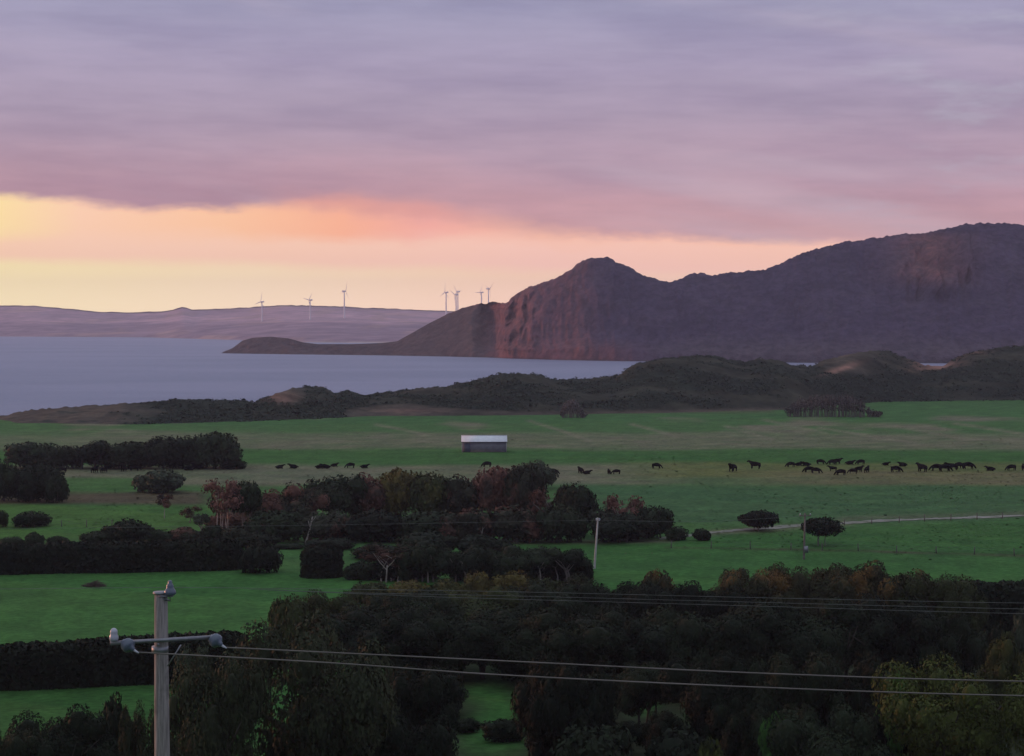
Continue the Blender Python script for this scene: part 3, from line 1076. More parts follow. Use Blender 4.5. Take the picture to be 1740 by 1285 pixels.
def hedge(px0, px1, yt0, yt1, d0, d1, thick, mat, label, group, kind='hedge', n=9000, size=0.30, wavy=0.25):
    rng = np.random.default_rng(int(px0 * 7 + yt0) & 0xffff)
    a = Vector(at(px0, yt0, d0))
    b = Vector(at(px1, yt1, d1))
    ga, gb = gz(a.x, a.y), gz(b.x, b.y)
    mid = (a + b) / 2
    g0 = (ga + gb) / 2
    Lv = Vector((b.x - a.x, b.y - a.y, 0))
    Ln = Lv.length
    ex = Lv.normalized()
    ey = Vector((-ex.y, ex.x, 0))
    nu, ns = max(8, int(Ln / 0.8)), 14
    us = np.linspace(0, 1, nu)
    prof = [(-1, -0.15)] + [(-1.03 + 0.06 * k / 4, k / 4 * 0.86) for k in range(5)] + [(-.8, .96), (-.4, 1.0), (0, 1.01), (.4, 1.0), (.8, .96)] + [(1.0, .86), (1.02, .4), (1.0, -.15)]
    ns = len(prof)
    hh = np.interp(us, [0, 1], [a.z - ga, b.z - gb])
    bx = np.interp(us, [0, 1], [ga, gb])
    cx, cy = (a.x + b.x) / 2, (a.y + b.y) / 2
    V = np.zeros((nu, ns, 3))
    for j, (q, zz) in enumerate(prof):
        wv = (fbm(us * Ln / 2.2 + 3.3 * j, us * 0 + j * 0.7, 3, 71) - 0.5) * 2
        tap = np.minimum(1, np.minimum(us, 1 - us) * Ln / 1.5) ** 0.4
        V[:, j, 0] = (us - 0.5) * Ln
        V[:, j, 1] = q * thick / 2 * tap + wv * wavy
        V[:, j, 2] = zz * hh * (0.86 + 0.14 * tap) + bx - g0 + wv * wavy * (1 if zz > 0.5 else 0.2)
    G = V.reshape(-1, 3)
    gf = grid_faces(nu, ns)
    P4 = G[gf]
    ar = np.linalg.norm(np.cross(P4[:, 1] - P4[:, 0], P4[:, 3] - P4[:, 0]), axis=1)
    idx = rng.choice(len(gf), n, p=ar / ar.sum())
    r1, r2 = rng.random((n, 1)), rng.random((n, 1))
    P = (P4[idx, 0] * (1 - r1) + P4[idx, 1] * r1) * (1 - r2) + (P4[idx, 3] * (1 - r1) + P4[idx, 2] * r1) * r2
    N = np.cross(P4[idx, 1] - P4[idx, 0], P4[idx, 3] - P4[idx, 0])
    N /= np.linalg.norm(N, axis=1)[:, None] + 1e-9
    N *= np.sign((N * (P - np.array([0, 0, hh.mean() * 0.4]) * [0, 0, 1] - P * [1, 0, 0])).sum(1))[:, None] + 1e-6
    P = P + N * rng.uniform(-0.25, 0.22, (n, 1))
    LV, LF = leaf_quads(P, N, size, rng, 0.7)
    core = G.copy()
    core[:, 1] *= 0.9
    core[:, 2] = core[:, 2] * 0.95
    me = mesh_from('hedge_foliage', np.concatenate([core, LV]), np.concatenate([gf, LF + len(core)]))
    root = empty(kind, (cx, cy, g0), math.atan2(ex.y, ex.x))
    tag(root, label, 'hedge', group)
    link('foliage', me, LM[mat], root)
    for k in range(int(Ln / 2.4) + 1):
        x_ = (k + 0.5) * 2.4 - Ln / 2
        if x_ > Ln / 2 - 0.3:
            break
        mb = MB()
        mb.tube([(x_, 0, -0.2 + float(np.interp(x_ / Ln + .5, us, bx)) - g0), (x_ + rng.uniform(-.2, .2), 0, float(np.interp(x_ / Ln + .5, us, hh)) * 0.7)], [0.09, 0.04], 5)
        link('stem', mb.mesh('hedge_stem'), BARK['dark'], root)
    return root


# ------------------------------------------------------------------ trees, hedges and bushes
WB = 'trees of the dark windbreak beside the grazing cattle'
for px, w, yt, d, cr, lab, mt in [
        (58, 84, 751, 455, 'round', 'low dark tree at the left end of the dark windbreak', 'dark'),
        (112, 62, 757, 452, 'bush', 'smallest dark tree in the windbreak, filling the dip in its top line', 'dark'),
        (160, 92, 748, 451, 'wide', 'broad dark windbreak tree just right of the dip in the row', 'ink'),
        (222, 84, 750, 451, 'round', 'dark windbreak tree with a level top in the middle of the row', 'dark'),
        (283, 82, 741, 451, 'round', 'dark windbreak tree left of the tallest one', 'ink'),
        (328, 70, 741, 452, 'round', 'dark windbreak tree squeezed against the left flank of the tallest one', 'dark'),
        (369, 76, 734, 451, 'round', 'tallest and roundest dark tree at the right end of the windbreak', 'dark')]:
    tree('windbreak_tree', px, w * 1.12, yt, d, cr, mt, lab, WB, cb=0.04, trunk=2)
tree('bush', 398, 44, 781, 450, 'bush', 'ink', 'low dark bush tucked under the right end of the windbreak', 'bushes in the fields', 'bush', 0.0)
LT = 'dark trees at the left edge of the cattle strip'
tree('scrub_tree', 6, 66, 781, 369, 'round', 'dark', 'dark rounded tree cut by the left edge of the view below the windbreak', LT, cb=0.05)
tree('scrub_tree', 62, 84, 787, 369, 'round', 'ink', 'dark rounded tree right of the one at the left edge, below the windbreak', LT, cb=0.03)
tree('bush', 94, 40, 806, 366, 'bush', 'dark', 'small dark bush leaning out from the right foot of the left edge trees', 'bushes in the fields', 'bush', 0.0)
tree('bush', 272, 88, 796, 388, 'bush', 'grey', 'grey green dome shaped bush alone on the grass below the windbreak', 'bushes in the fields', 'bush', 0.0)
tree('bush', 53, 66, 869, 323, 'bush', 'dark', 'dark flat topped bush on the green strip under the brown rushes', 'bushes in the fields', 'bush', 0.0)
tree('bush', 0, 30, 866, 323, 'bush', 'dark', 'dark bush sliced by the left edge beside the flat topped bush', 'bushes in the fields', 'bush', 0.0)
tree('bush', 58, 34, 904, 297, 'bush', 'dark', 'small peaked dark bush just above the left end of the long hedge', 'bushes in the fields', 'bush', 0.0)
tree('bush', 97, 40, 911, 297, 'bush', 'dark', 'low dark bush right of the small peaked bush above the long hedge', 'bushes in the fields', 'bush', 0.0)
tree('bush', 18, 44, 913, 296, 'bush', 'dark', 'lowest dark bush at the left margin just above the long hedge', 'bushes in the fields', 'bush', 0.0)
tree('bush', 218, 92, 882, 299, 'bush', 'ink', 'big dark peaked bush standing behind the middle of the long hedge', 'bushes in the fields', 'bush', 0.0)
tree('bush', 164, 62, 903, 298, 'bush', 'dark', 'low dark bush trailing left from the big peaked bush', 'bushes in the fields', 'bush', 0.0)
tree('bush', 268, 56, 899, 298, 'bush', 'dark', 'dark bush trailing right from the big peaked bush', 'bushes in the fields', 'bush', 0.0)
tree('bush', 314, 70, 896, 300, 'bush', 'mixed', 'brownish bush between the big peaked bush and the woodland', 'bushes in the fields', 'bush', 0.0)
THN = 'thin trees left of the woodland'
tree('thin_tree', 279, 34, 838, 338, 'sparse', 'sunred', 'thin reddish tree with a pale stem alone on the brown rushy strip', THN, cb=0.42, bark='pale', trunk=0, tr_w=0.8)
tree('thin_tree', 322, 40, 860, 330, 'sparse', 'mixed', 'thin brownish tree halfway between the lone pale stemmed tree and the woodland', THN, cb=0.3, bark='grey', trunk=1)
tree('thin_tree', 341, 34, 872, 304, 'sparse', 'grey', 'thin tree with a bright pale trunk at the left foot of the woodland', THN, cb=0.55, bark='pale', trunk=0)

WD = 'trees of the woodland in the middle of the plain'
for px, w, yt, d, cr, mt, cb, tk, bk, lab in [
        (378, 54, 812, 305, 'sparse', 'sunred', 0.42, 3, 'pale', 'sun reddened tree with many grey stems at the left end of the woodland'),
        (418, 48, 817, 306, 'round', 'dark', 0.42, 3, 'grey', 'narrow dark tree next to the sun reddened one at the woodland left end'),
        (456, 62, 833, 320, 'round', 'mixed', 0.1, 2, 'dark', 'low dark tree where the woodland top line dips on its left side'),
        (512, 76, 821, 326, 'wide', 'mixed', 0.1, 2, 'dark', 'dark broad tree with a sloping top left of the highest dark mound'),
        (570, 84, 808, 331, 'wide', 'dark', 0.1, 2, 'dark', 'broad dark tree with a smooth rounded top at the left of the golden crown'),
        (624, 58, 804, 334, 'round', 'sunred', 0.1, 2, 'dark', 'sun reddened tree left of the golden tree in the woodland top line'),
        (672, 64, 799, 337, 'round', 'gold', 0.1, 2, 'dark', 'golden green crown in the middle of the woodland top line'),
        (734, 72, 802, 333, 'round', 'olive', 0.1, 2, 'dark', 'dark olive tree right of the golden crown'),
        (786, 64, 807, 331, 'round', 'mixed', 0.1, 2, 'dark', 'dark tree under the shed, left of the tall sun reddened tree'),
        (846, 62, 793, 330, 'round', 'sunred', 0.15, 2, 'grey', 'tall sun reddened tree below and right of the shed'),
        (892, 56, 789, 326, 'round', 'mixed', 0.15, 2, 'grey', 'tall brown tree right of the sun reddened tree below the shed'),
        (908, 60, 783, 398, 'round', 'grey', 0.1, 2, 'grey', 'greyish tree standing behind the woodland, its top against the cattle strip'),
        (936, 56, 830, 318, 'sparse', 'sunred', 0.2, 3, 'grey', 'short sun reddened tree in the notch before the dome shaped dark tree'),
        (978, 56, 821, 311, 'round', 'dark', 0.2, 2, 'dark', 'dome shaped dark tree behind the white pole, on its left'),
        (1026, 44, 862, 309, 'sparse', 'mixed', 0.2, 3, 'dark', 'low brown tree directly behind the top of the white pole'),
        (1062, 54, 840, 309, 'sparse', 'sunred', 0.2, 3, 'grey', 'sun reddened tree right of the white pole'),
        (1108, 56, 860, 308, 'round', 'dark', 0.05, 2, 'dark', 'blocky dark tree closing the right end of the woodland')]:
    tree('woodland_tree', px, w * 1.28, yt, d, cr, mt, lab, WD, cb=cb, trunk=tk, bark=bk)
WF = 'shrubby trees along the front of the woodland'
for px, w, yt, mt, bk, lab in [
        (440, 46, 884, 'mixed', 'pale', 'low front shrub right of the grey stems at the woodland left end'),
        (468, 82, 866, 'dark', 'dark', 'front shrubby dark tree left of the leaning pale trunk'),
        (560, 88, 870, 'mixed', 'dark', 'front shrubby tree right of the leaning pale trunk'),
        (640, 92, 866, 'ink', 'dark', 'front shrubby blackish tree below the golden crown'),
        (722, 92, 868, 'dark', 'dark', 'front shrubby tree below the dark olive tree'),
        (798, 84, 862, 'mixed', 'dark', 'front shrubby tree left of the short slanting pale stem'),
        (876, 88, 858, 'mixed', 'grey', 'front shrubby reddish tree below the tall brown tree'),
        (950, 76, 860, 'dark', 'dark', 'front shrubby dark tree below the notch before the dome shaped tree'),
        (1056, 90, 874, 'ink', 'dark', 'front shrubby blackish tree at the right foot of the white pole')]:
    tree('shrubby_tree', px, w * 1.25, yt, 302, 'bush', mt, lab, WF, cb=0.03, trunk=3, bark=bk)

for px, w, yt, d, mt, lab in [(392, 80, 866, 316, 'mixed', 'brownish bush behind the grey stems at the woodland left end'), (362, 44, 892, 303, 'dark', 'dark low bush at the foot of the sun reddened tree at the woodland left end'),
                              (404, 52, 893, 300, 'mixed', 'brownish low bush at the foot of the grey stems at the woodland left end')]:
    tree('bush', px, w, yt, d, 'bush', mt, lab, 'bushes in the fields', 'bush', 0.0)

# two pale dead trunks
for px, y0, y1, lean, lab in [(519, 911, 878, 12, 'pale bare trunk leaning right in front of the dark woodland'),
                              (814, 912, 893, 7, 'short pale slanting stem at the foot of the woodland below the shed')]:
    d = 299
    a = at(px, y0, d)
    b = at(px + lean, y1, d)
    z0 = gz(a[0], a[1])
    mb = MB()
    q = Vector((b[0] - a[0], 0, b[2] - z0))
    mb.tube([(0, 0, -.2), (0, 0, 0), q * .5 + Vector((.12, 0, 0)), q], [.17, .15, .12, .06], 7)
    mb.tube([q * .55 + Vector((.1, 0, 0)), q * .8 + Vector((-.45, 0.2, .2))], [.07, .03], 5)
    mb.tube([q * .72, q * .95 + Vector((.6, -.1, .3))], [.06, .02], 5)
    tag(link('dead_trunk', mb.mesh('dead_trunk', True), BARK['pale'], None, (a[0], a[1], z0)), lab, 'dead tree', 'dead trunks at the woodland foot')

# right: two umbrella shaped trees and low bushes by the track
UT = 'umbrella shaped trees by the track'
tree('umbrella_tree', 1288, 68, 867, 318, 'umbrella', 'ink', 'egg shaped dark tree beside the track, the left of two', UT, cb=0.18, trunk=2, bark='grey', tr_w=0.5)
tree('umbrella_tree', 1397, 70, 879, 296, 'umbrella', 'ink', 'flat umbrella shaped tree on grey stems behind the far brown pole', UT, cb=0.36, trunk=2, bark='grey', tr_w=0.6)
tree('bush', 1148, 44, 894, 304, 'bush', 'dark', 'low dark bush just off the right end of the woodland', 'bushes in the fields', 'bush', 0.0)
tree('bush', 1193, 32, 898, 303, 'bush', 'dark', 'small dark bush at the left start of the pale track', 'bushes in the fields', 'bush', 0.0)

# hedges
HG = 'clipped field hedges'
hedge(-90, 412, 929, 919, 262, 268, 4.2, 'hedge', 'long dark clipped hedge along the top of the bright green paddock', HG)
tree('bush', 442, 74, 921, 263, 'bush', 'hedge', 'dark bush continuing the long clipped hedge to its right', 'bushes in the fields', 'bush', 0.0)
hedge(512, 581, 932, 931, 258, 259, 3.6, 'hedge', 'short box shaped block of hedge standing apart right of the long hedge', HG, n=3500, size=0.26)
tree('bush', 492, 52, 926, 292, 'bush', 'dark', 'dark bush behind the gap between the long hedge and the hedge block', 'bushes in the fields', 'bush', 0.0)
tree('bush', 618, 70, 953, 256, 'bush', 'dark', 'low dark bush right of the box shaped hedge block', 'bushes in the fields', 'bush', 0.0)
SB = 'flat topped shelterbelt trees'
for px, w, yt, cr, mt, cb, bk, lab in [
        (662, 78, 924, 'sparse', 'mixed', 0.40, 'pale', 'thin brownish shelterbelt tree with a bright pale trunk at its left end'),
        (722, 84, 923, 'wide', 'dark', 0.02, 'grey', 'dark flat topped shelterbelt tree next to the thin pale trunked one'),
        (790, 92, 926, 'wide', 'ink', 0.0, 'grey', 'dark flat topped tree in the middle of the shelterbelt'),
        (858, 88, 926, 'wide', 'dark', 0.05, 'grey', 'dark flat topped shelterbelt tree where the bare stems begin to show'),
        (912, 74, 930, 'wide', 'dark', 0.38, 'pale', 'flat topped shelterbelt tree raised on several pale bare stems'),
        (962, 70, 932, 'wide', 'ink', 0.40, 'grey', 'flat topped tree on thin stems at the shelterbelt right end by the white pole')]:
    tree('shelterbelt_tree', px, w * 1.2, yt, 254, cr, mt, lab, SB, cb=cb, trunk=3, bark=bk, tr_w=1.1)
tree('bush', 997, 26, 956, 255, 'bush', 'ink', 'small dark bush at the foot of the white pole', 'bushes in the fields', 'bush', 0.0)

for px, w, yt, d, lab in [(905, 80, 946, 256.5, 'dark bush behind the pale bare stems of the shelterbelt'), (955, 84, 950, 256.5, 'dark bush behind the thin stems at the shelterbelt right end'),
                          (690, 130, 944, 257, 'dark bush behind the pale trunked tree at the shelterbelt left end'), (562, 90, 914, 292, 'dark bush behind the hedge block at the woodland foot'),
                          (436, 80, 905, 294, 'dark bush behind the right end of the long hedge'), (640, 90, 925, 280, 'dark bush between the woodland and the shelterbelt left end'),
                          (728, 110, 906, 284, 'dark bush between the woodland and the middle of the shelterbelt'), (818, 100, 908, 286, 'dark bush below the short slanting pale stem, behind the shelterbelt')]:
    tree('bush', px, w, yt, d, 'bush', 'ink', lab, 'bushes in the fields', 'bush', 0.0)

GR = 'gorse along the top of the near thicket'
for px, w, yt, d, mt, lab in [
        (630, 76, 990, 236, 'olive', 'olive gorse bush at the left end of the flowering strip under the shelterbelt'),
        (695, 84, 989, 236, 'gold', 'golden gorse bush under the pale trunked shelterbelt tree'),
        (762, 74, 984, 236, 'olive', 'olive gorse bush in the middle of the flowering strip'),
        (812, 56, 972, 238, 'gold', 'tall golden gorse bush that rises left of the bare shelterbelt stems'),
        (868, 76, 969, 238, 'gold', 'bushy golden gorse in front of the bare shelterbelt stems'),
        (930, 74, 982, 236, 'olive', 'olive gorse bush below the right end of the shelterbelt'),
        (1116, 60, 969, 232, 'orange', 'orange flowering gorse bush against the bright green paddock right of the white pole')]:
    tree('gorse_bush', px, w, yt, d, 'bush', mt, lab, GR, 'shrub', 0.0)

# the near thicket
TK = 'trees along the far edge of the near thicket'
for px, w, yt, d, cr, mt, lab in [
        (492, 60, 1006, 196, 'round', 'olive', 'dark rounded tree at the far left end of the near thicket, against the green paddock'),
        (556, 112, 1003, 200, 'near', 'olive', 'thicket edge tree right of its rounded left end tree'),
        (640, 120, 1004, 203, 'near', 'dark', 'thicket edge tree below the golden gorse under the shelterbelt'),
        (728, 124, 1000, 205, 'near', 'dark', 'thicket edge tree below the olive gorse in the middle'),
        (826, 128, 994, 207, 'near', 'olive', 'thicket edge tree below the tall golden gorse'),
        (922, 124, 988, 208, 'near', 'dark', 'thicket edge tree left of the white pole foot'),
        (1012, 128, 972, 212, 'near', 'dark', 'smooth dark thicket edge tree hiding the foot of the white pole'),
        (1092, 112, 983, 208, 'near', 'ink', 'dark thicket edge tree right of the white pole foot'),
        (1188, 116, 981, 208, 'near', 'ink', 'dome shaped blackish thicket edge tree left of the orange tipped ones'),
        (1276, 104, 958, 212, 'near', 'orange', 'orange tipped tree left of the brown pole foot'),
        (1352, 118, 953, 213, 'near', 'orange', 'orange tipped tree at the foot of the brown pole'),
        (1432, 112, 957, 212, 'near', 'orange', 'orange tipped tree right of the brown pole foot'),
        (1504, 122, 948, 212, 'near', 'orange', 'highest orange tipped tree of the near thicket'),
        (1584, 112, 966, 210, 'near', 'olive', 'sloping olive tree at the right shoulder of the orange tipped group'),
        (1636, 64, 998, 205, 'near', 'olive', 'small olive tree at the right foot of the orange tipped group')]:
    tree('thicket_tree', px, w * 1.3, yt + 7, d, cr, mt, lab, TK, cb=0.0, trunk=2)
hedge(1604, 1900, 990, 996, 216, 214, 4.0, 'hedge', 'dark field hedge at the right edge under the green paddock', HG, n=6000)
tree('bush', 1690, 56, 1056, 186, 'bush', 'ink', 'low dark bush before the small green gap at the right edge', 'bushes in the fields', 'bush', 0.0)
tree('bush', 1738, 44, 1034, 186, 'bush', 'grey', 'greyish bush at the right edge beside the small green gap', 'bushes in the fields', 'bush', 0.0)

TM = 'dark trees in the middle of the near thicket'
for px, w, yt, d, mt, lab in [
        (640, 190, 1040, 184, 'ink', 'blackish tree rising behind the big olive grey tree'),
        (745, 170, 1034, 187, 'dark', 'dark tree of the thicket middle, above the bright clearing on its left'),
        (852, 180, 1040, 186, 'ink', 'blackish tree directly above the bright clearing'),
        (958, 190, 1036, 180, 'dark', 'dark tree of the thicket middle right of the bright clearing'),
        (1062, 180, 1042, 180, 'ink', 'blackish tree in the dead centre of the near thicket'),
        (1172, 190, 1034, 180, 'dark', 'dark thicket tree below the dome shaped blackish one'),
        (1290, 190, 1026, 178, 'ink', 'blackish thicket tree below the left orange tipped tree'),
        (1402, 180, 1022, 180, 'dark', 'dark thicket tree below the brown pole'),
        (1510, 180, 1020, 180, 'ink', 'blackish thicket tree below the highest orange tipped tree'),
        (1602, 120, 1040, 178, 'dark', 'dark thicket tree beside the small green gap at the right')]:
    tree('thicket_tree', px, w * 1.15, yt, d, 'near', mt, lab, TM, cb=0.08, trunk=2)
TF = 'trees along the front of the near thicket'
for px, w, yt, d, cr, mt, cb, lab in [
        (540, 330, 1062, 134, 'feather', 'feather', 0.0, 'big feathery olive grey tree right of the near power pole'),
        (360, 190, 1112, 128, 'feather', 'feather', 0.0, 'smaller feathery olive grey tree close beside the near power pole'),
        (712, 150, 1128, 146, 'near', 'ink', 0.1, 'blackish front tree left of the bright clearing'),
        (962, 170, 1112, 146, 'near', 'ink', 0.06, 'blackish front tree right of the bright clearing'),
        (1094, 140, 1128, 158, 'near', 'dark', 0.30, 'dark front tree whose stems let bits of grass shine through'),
        (1216, 170, 1112, 150, 'near', 'ink', 0.18, 'blackish front tree below the lower thick wire at right of centre'),
        (1350, 170, 1106, 148, 'near', 'dark', 0.04, 'dark front tree left of the light green sapling'),
        (1458, 140, 1112, 150, 'near', 'ink', 0.04, 'blackish front tree behind the light green sapling'),
        (1630, 270, 1128, 138, 'feather', 'yellow', 0.0, 'large yellow green tree in the lower right corner'),
        (1722, 120, 1078, 160, 'near', 'olive', 0.0, 'dark olive tree at the right edge behind the yellow green tree')]:
    tree('thicket_tree', px, w, yt, d, cr, mt, lab, TF, cb=cb, trunk=2)
TU = 'low trees deep in the near thicket'
for px, w, yt, d, mt, lab in [(730, 130, 1165, 168, 'ink', 'low blackish tree at the left brink of the bright clearing'), (968, 140, 1160, 166, 'dark', 'low dark tree at the right brink of the bright clearing'),
                              (1128, 96, 1210, 150, 'ink', 'low blackish tree between the two grass glimpses'), (1045, 90, 1216, 152, 'ink', 'low blackish tree left of the two grass glimpses'), (1262, 120, 1185, 146, 'ink', 'low blackish tree right of the two grass glimpses'),
                              (1345, 130, 1200, 142, 'dark', 'low dark tree right of the lower light green sapling'), (1510, 140, 1188, 141, 'ink', 'low blackish tree under the upper light green sapling'), (960, 130, 1214, 148, 'ink', 'low blackish tree right of the bush on the bright clearing')]:
    tree('thicket_tree', px, w, yt, d, 'near', mt, lab, TU, cb=0.0, trunk=2)
tree('sapling', 1522, 66, 1142, 139, 'sparse', 'lime', 'light green sapling touching the thick wires left of the yellow green tree', 'saplings in the near thicket', cb=0.3)
tree('sapling', 1318, 60, 1215, 137, 'sparse', 'lime', 'light green sapling low in the dark front of the thicket', 'saplings in the near thicket', cb=0.1)
tree('bush', 856, 76, 1221, 157, 'round', 'ink', 'round blackish bush standing on the bright clearing', 'bushes in the fields', 'bush', 0.0)
tree('bush', 795, 44, 1222, 160, 'bush', 'ink', 'small blackish bush at the left side of the bright clearing', 'bushes in the fields', 'bush', 0.0)
tree('bush', 905, 40, 1168, 168, 'bush', 'dark', 'dark bush overhanging the top right of the bright clearing', 'bushes in the fields', 'bush', 0.0)
tree('bush', 1010, 150, 1232, 140, 'bush', 'dark', 'dark bush on the lower edge right of the bright clearing', 'bushes in the fields', 'bush', 0.0)
tree('bush', 1165, 130, 1240, 140, 'bush', 'ink', 'blackish bush on the lower edge under the grass glimpses', 'bushes in the fields', 'bush', 0.0)
tree('bush', 1420, 190, 1205, 134, 'near', 'dark', 'broad dark bush on the lower edge left of the yellow green tree', 'bushes in the fields', 'bush', 0.0)
tree('bush', 1205, 60, 1258, 134, 'bush', 'yellow', 'small yellowish bush at the very bottom right of centre', 'bushes in the fields', 'bush', 0.0)
tree('bush', 680, 190, 1200, 136, 'near', 'ink', 'blackish bush on the lower edge between the feathery tree and the clearing', 'bushes in the fields', 'bush', 0.0)

# left foreground
hedge(-110, 420, 1108, 1076, 181, 186, 4.4, 'hedge', 'tall dark hedge across the left behind the near power pole crossarm', HG, n=11000)
tree('bush', 196, 84, 1182, 140, 'bush', 'ink', 'peaked blackish bush left of the near power pole, on the lowest grass strip', 'bushes in the fields', 'bush', 0.0)
tree('bush', 112, 190, 1206, 136, 'near', 'ink', 'broad blackish bush in the lower left on the grass strip', 'bushes in the fields', 'bush', 0.0)
tree('bush', 6, 130, 1236, 134, 'near', 'dark', 'dark bush in the lower left corner', 'bushes in the fields', 'bush', 0.0)
tree('bush', 252, 96, 1200, 122, 'feather', 'feather', 'greyish feathery bush behind the lower part of the near power pole', 'bushes in the fields', 'bush', 0.0)
tree('bush', 330, 66, 1092, 172, 'sparse', 'grey', 'light grey green bush just right of the near power pole under its crossarm', 'bushes in the fields', 'bush', 0.0)

# grey brown thickets at the foot of the dunes
def stem_thicket(px0, px1, ytop, ybase, label, rows, seed):
    rng = np.random.default_rng(seed)
    d = dist_of(ybase)
    xc, yc, _ = at((px0 + px1) / 2, ybase, d)
    z0 = gz(xc, yc)
    Wd = (px1 - px0) / F * d
    Hh = (ybase - ytop) / F * d
    mb = MB()
    n = int(Wd * 7)
    P, N = [], []
    for k in range(n):
        x = rng.uniform(-.5, .5)
        prof = (1 - (abs(x + 0.06) * 2) ** 3.5)
        h = Hh * max(0.25, prof) * rng.uniform(0.75, 1.05)
        y = rng.uniform(0, rows)
        x *= Wd
        lx, ly = rng.uniform(-.5, .5), rng.uniform(-.5, .5)
        mb.tube([(x, y, -.2), (x + lx * .5, y + ly * .5, h * .6), (x + lx, y + ly, h)], [.10, .07, .03], 4, False)
        for q in range(16):
            t = rng.uniform(.35, 1.0)
            P.append((x + lx * t + rng.normal(0, .45), y + ly * t + rng.normal(0, .45), h * t + rng.normal(0, .2)))
            N.append((rng.normal(), rng.normal() - .6, .5))
    V, Fq = leaf_quads(np.array(P), np.array(N), 0.38, rng)
    root = empty('thicket', (xc, yc, z0))
    tag(root, label, 'thicket', 'grey thickets below the dunes')
    link('stems', mb.mesh('thicket_stems'), BARK['grey'], root)
    link('foliage', mesh_from('thicket_foliage', V, Fq), LM['thicket'], root)


LM['thicket'] = leaf_mat('leaf_thicket', (0.092, 0.080, 0.078), 0.35)
stem_thicket(1342, 1502, 672, 709, 'large grey brown thicket of upright stems at the foot of the dunes on the right', 9, 3)
stem_thicket(955, 994, 680, 711, 'small grey brown thicket at the foot of the dunes in the middle', 5, 4)

# brushwood heap on the left paddock
d = dist_of(997)
x, y, _ = at(161, 997, d)
mb = MB()
rng = np.random.default_rng(9)
for k in range(150):
    a = rng.uniform(0, 6.28)
    q = math.sqrt(rng.random())
    c = Vector((1.45 * q * math.cos(a), .9 * q * math.sin(a), 0.75 * (1 - q ** 1.6) * rng.uniform(.2, 1)))
    t = Vector((rng.normal(), rng.normal(), rng.normal() * .3)).normalized() * rng.uniform(.3, .7)
    mb.tube([c - t, c + t], [.045, .02], 4)
tag(link('brush_heap', mb.mesh('brush_heap'), simple_mat('brushwood', (.10, .07, .055), (.05, .035, .03)), None, (x, y, gz(x, y))),
    'low heap of brown brushwood lying on the bright green paddock left of the near pole', 'brush heap')


# ------------------------------------------------------------------ cattle
def bake_skin(name, joints, edges, sub=2):
    me = bpy.data.meshes.new(name)
    me.from_pydata([j[:3] for j in joints], edges, [])
    o = bpy.data.objects.new(name, me)
    COL.objects.link(o)
    md = o.modifiers.new('skin', 'SKIN')
    md.use_smooth_shade = True
    sv = me.skin_vertices[0].data
    for k, j in enumerate(joints):
        r = j[3]
        sv[k].radius = (r, j[4] if len(j) > 4 else r)
        sv[k].use_root = (k == 0)
    sb = o.modifiers.new('subd', 'SUBSURF')
    sb.levels = sub
    dg = bpy.context.evaluated_depsgraph_get()
    out = bpy.data.meshes.new_from_object(o.evaluated_get(dg))
    out.name = name
    bpy.data.objects.remove(o)
    return out


def cow_mesh(pose):
    if pose == 'lying':
        J = [(-.75, 0, .45, .34, .36), (-.25, 0, .50, .40, .42), (.30, 0, .52, .38, .40), (.66, 0, .66, .27, .25), (.98, 0, .92, .17, .16), (1.22, 0, .95, .14, .13), (1.46, 0, .84, .10, .09),
             (-.45, .36, .22, .16), (-.10, .50, .10, .08), (-.45, -.36, .22, .16), (-.10, -.50, .10, .08), (.50, .26, .22, .13), (.85, .30, .09, .07), (.50, -.26, .22, .13), (.85, -.30, .09, .07),
             (-1.04, 0, .50, .05), (-1.12, .10, .14, .03), (1.12, .20, 1.0, .05), (1.12, -.20, 1.0, .05)]
        E = [(0, 1), (1, 2), (2, 3), (3, 4), (4, 5), (5, 6), (0, 7), (7, 8), (0, 9), (9, 10), (2, 11), (11, 12), (2, 13), (13, 14), (0, 15), (15, 16), (4, 17), (4, 18)]
        return bake_skin('cow_lying', J, E)
    if pose == 'grazing':
        hd = [(.92, 0, .78, .20, .18), (1.16, 0, .42, .15, .14), (1.30, 0, .24, .12, .12), (1.42, 0, .08, .09, .09)]
    else:
        hd = [(.98, 0, 1.24, .21, .19), (1.22, 0, 1.44, .15, .15), (1.42, 0, 1.40, .13, .13), (1.66, 0, 1.24, .09, .09)]
    J = [(-.72, 0, .98, .37, .39), (-.22, 0, .92, .44, .46), (.28, 0, .91, .43, .46), (.64, 0, .98, .35, .38)] + hd
    n = len(J)
    J += [(-.86, .20, .72, .20), (-.92, .21, .40, .10), (-.84, .21, .05, .085),      # hind leg with hock
          (-.86, -.20, .72, .20), (-.78, -.21, .40, .10), (-.72, -.21, .05, .085),
          (.56, .20, .62, .16), (.58, .20, .34, .10), (.58, .20, .05, .085),
          (.56, -.20, .62, .16), (.68, -.20, .34, .10), (.66, -.20, .05, .085),
          (-1.04, 0, 1.10, .05), (-1.12, 0, .80, .03), (-1.12, 0, .42, .045),
          (hd[1][0] - .02, .22, hd[1][2] + .04, .05), (hd[1][0] - .02, -.22, hd[1][2] + .04, .05)]
    E = [(k, k + 1) for k in range(n - 1)]
    E += [(0, n), (n, n + 1), (n + 1, n + 2), (0, n + 3), (n + 3, n + 4), (n + 4, n + 5), (3, n + 6), (n + 6, n + 7), (n + 7, n + 8), (3, n + 9), (n + 9, n + 10), (n + 10, n + 11),
          (0, n + 12), (n + 12, n + 13), (n + 13, n + 14), (5, n + 15), (5, n + 16)]
    return bake_skin('cow_' + pose, J, E)


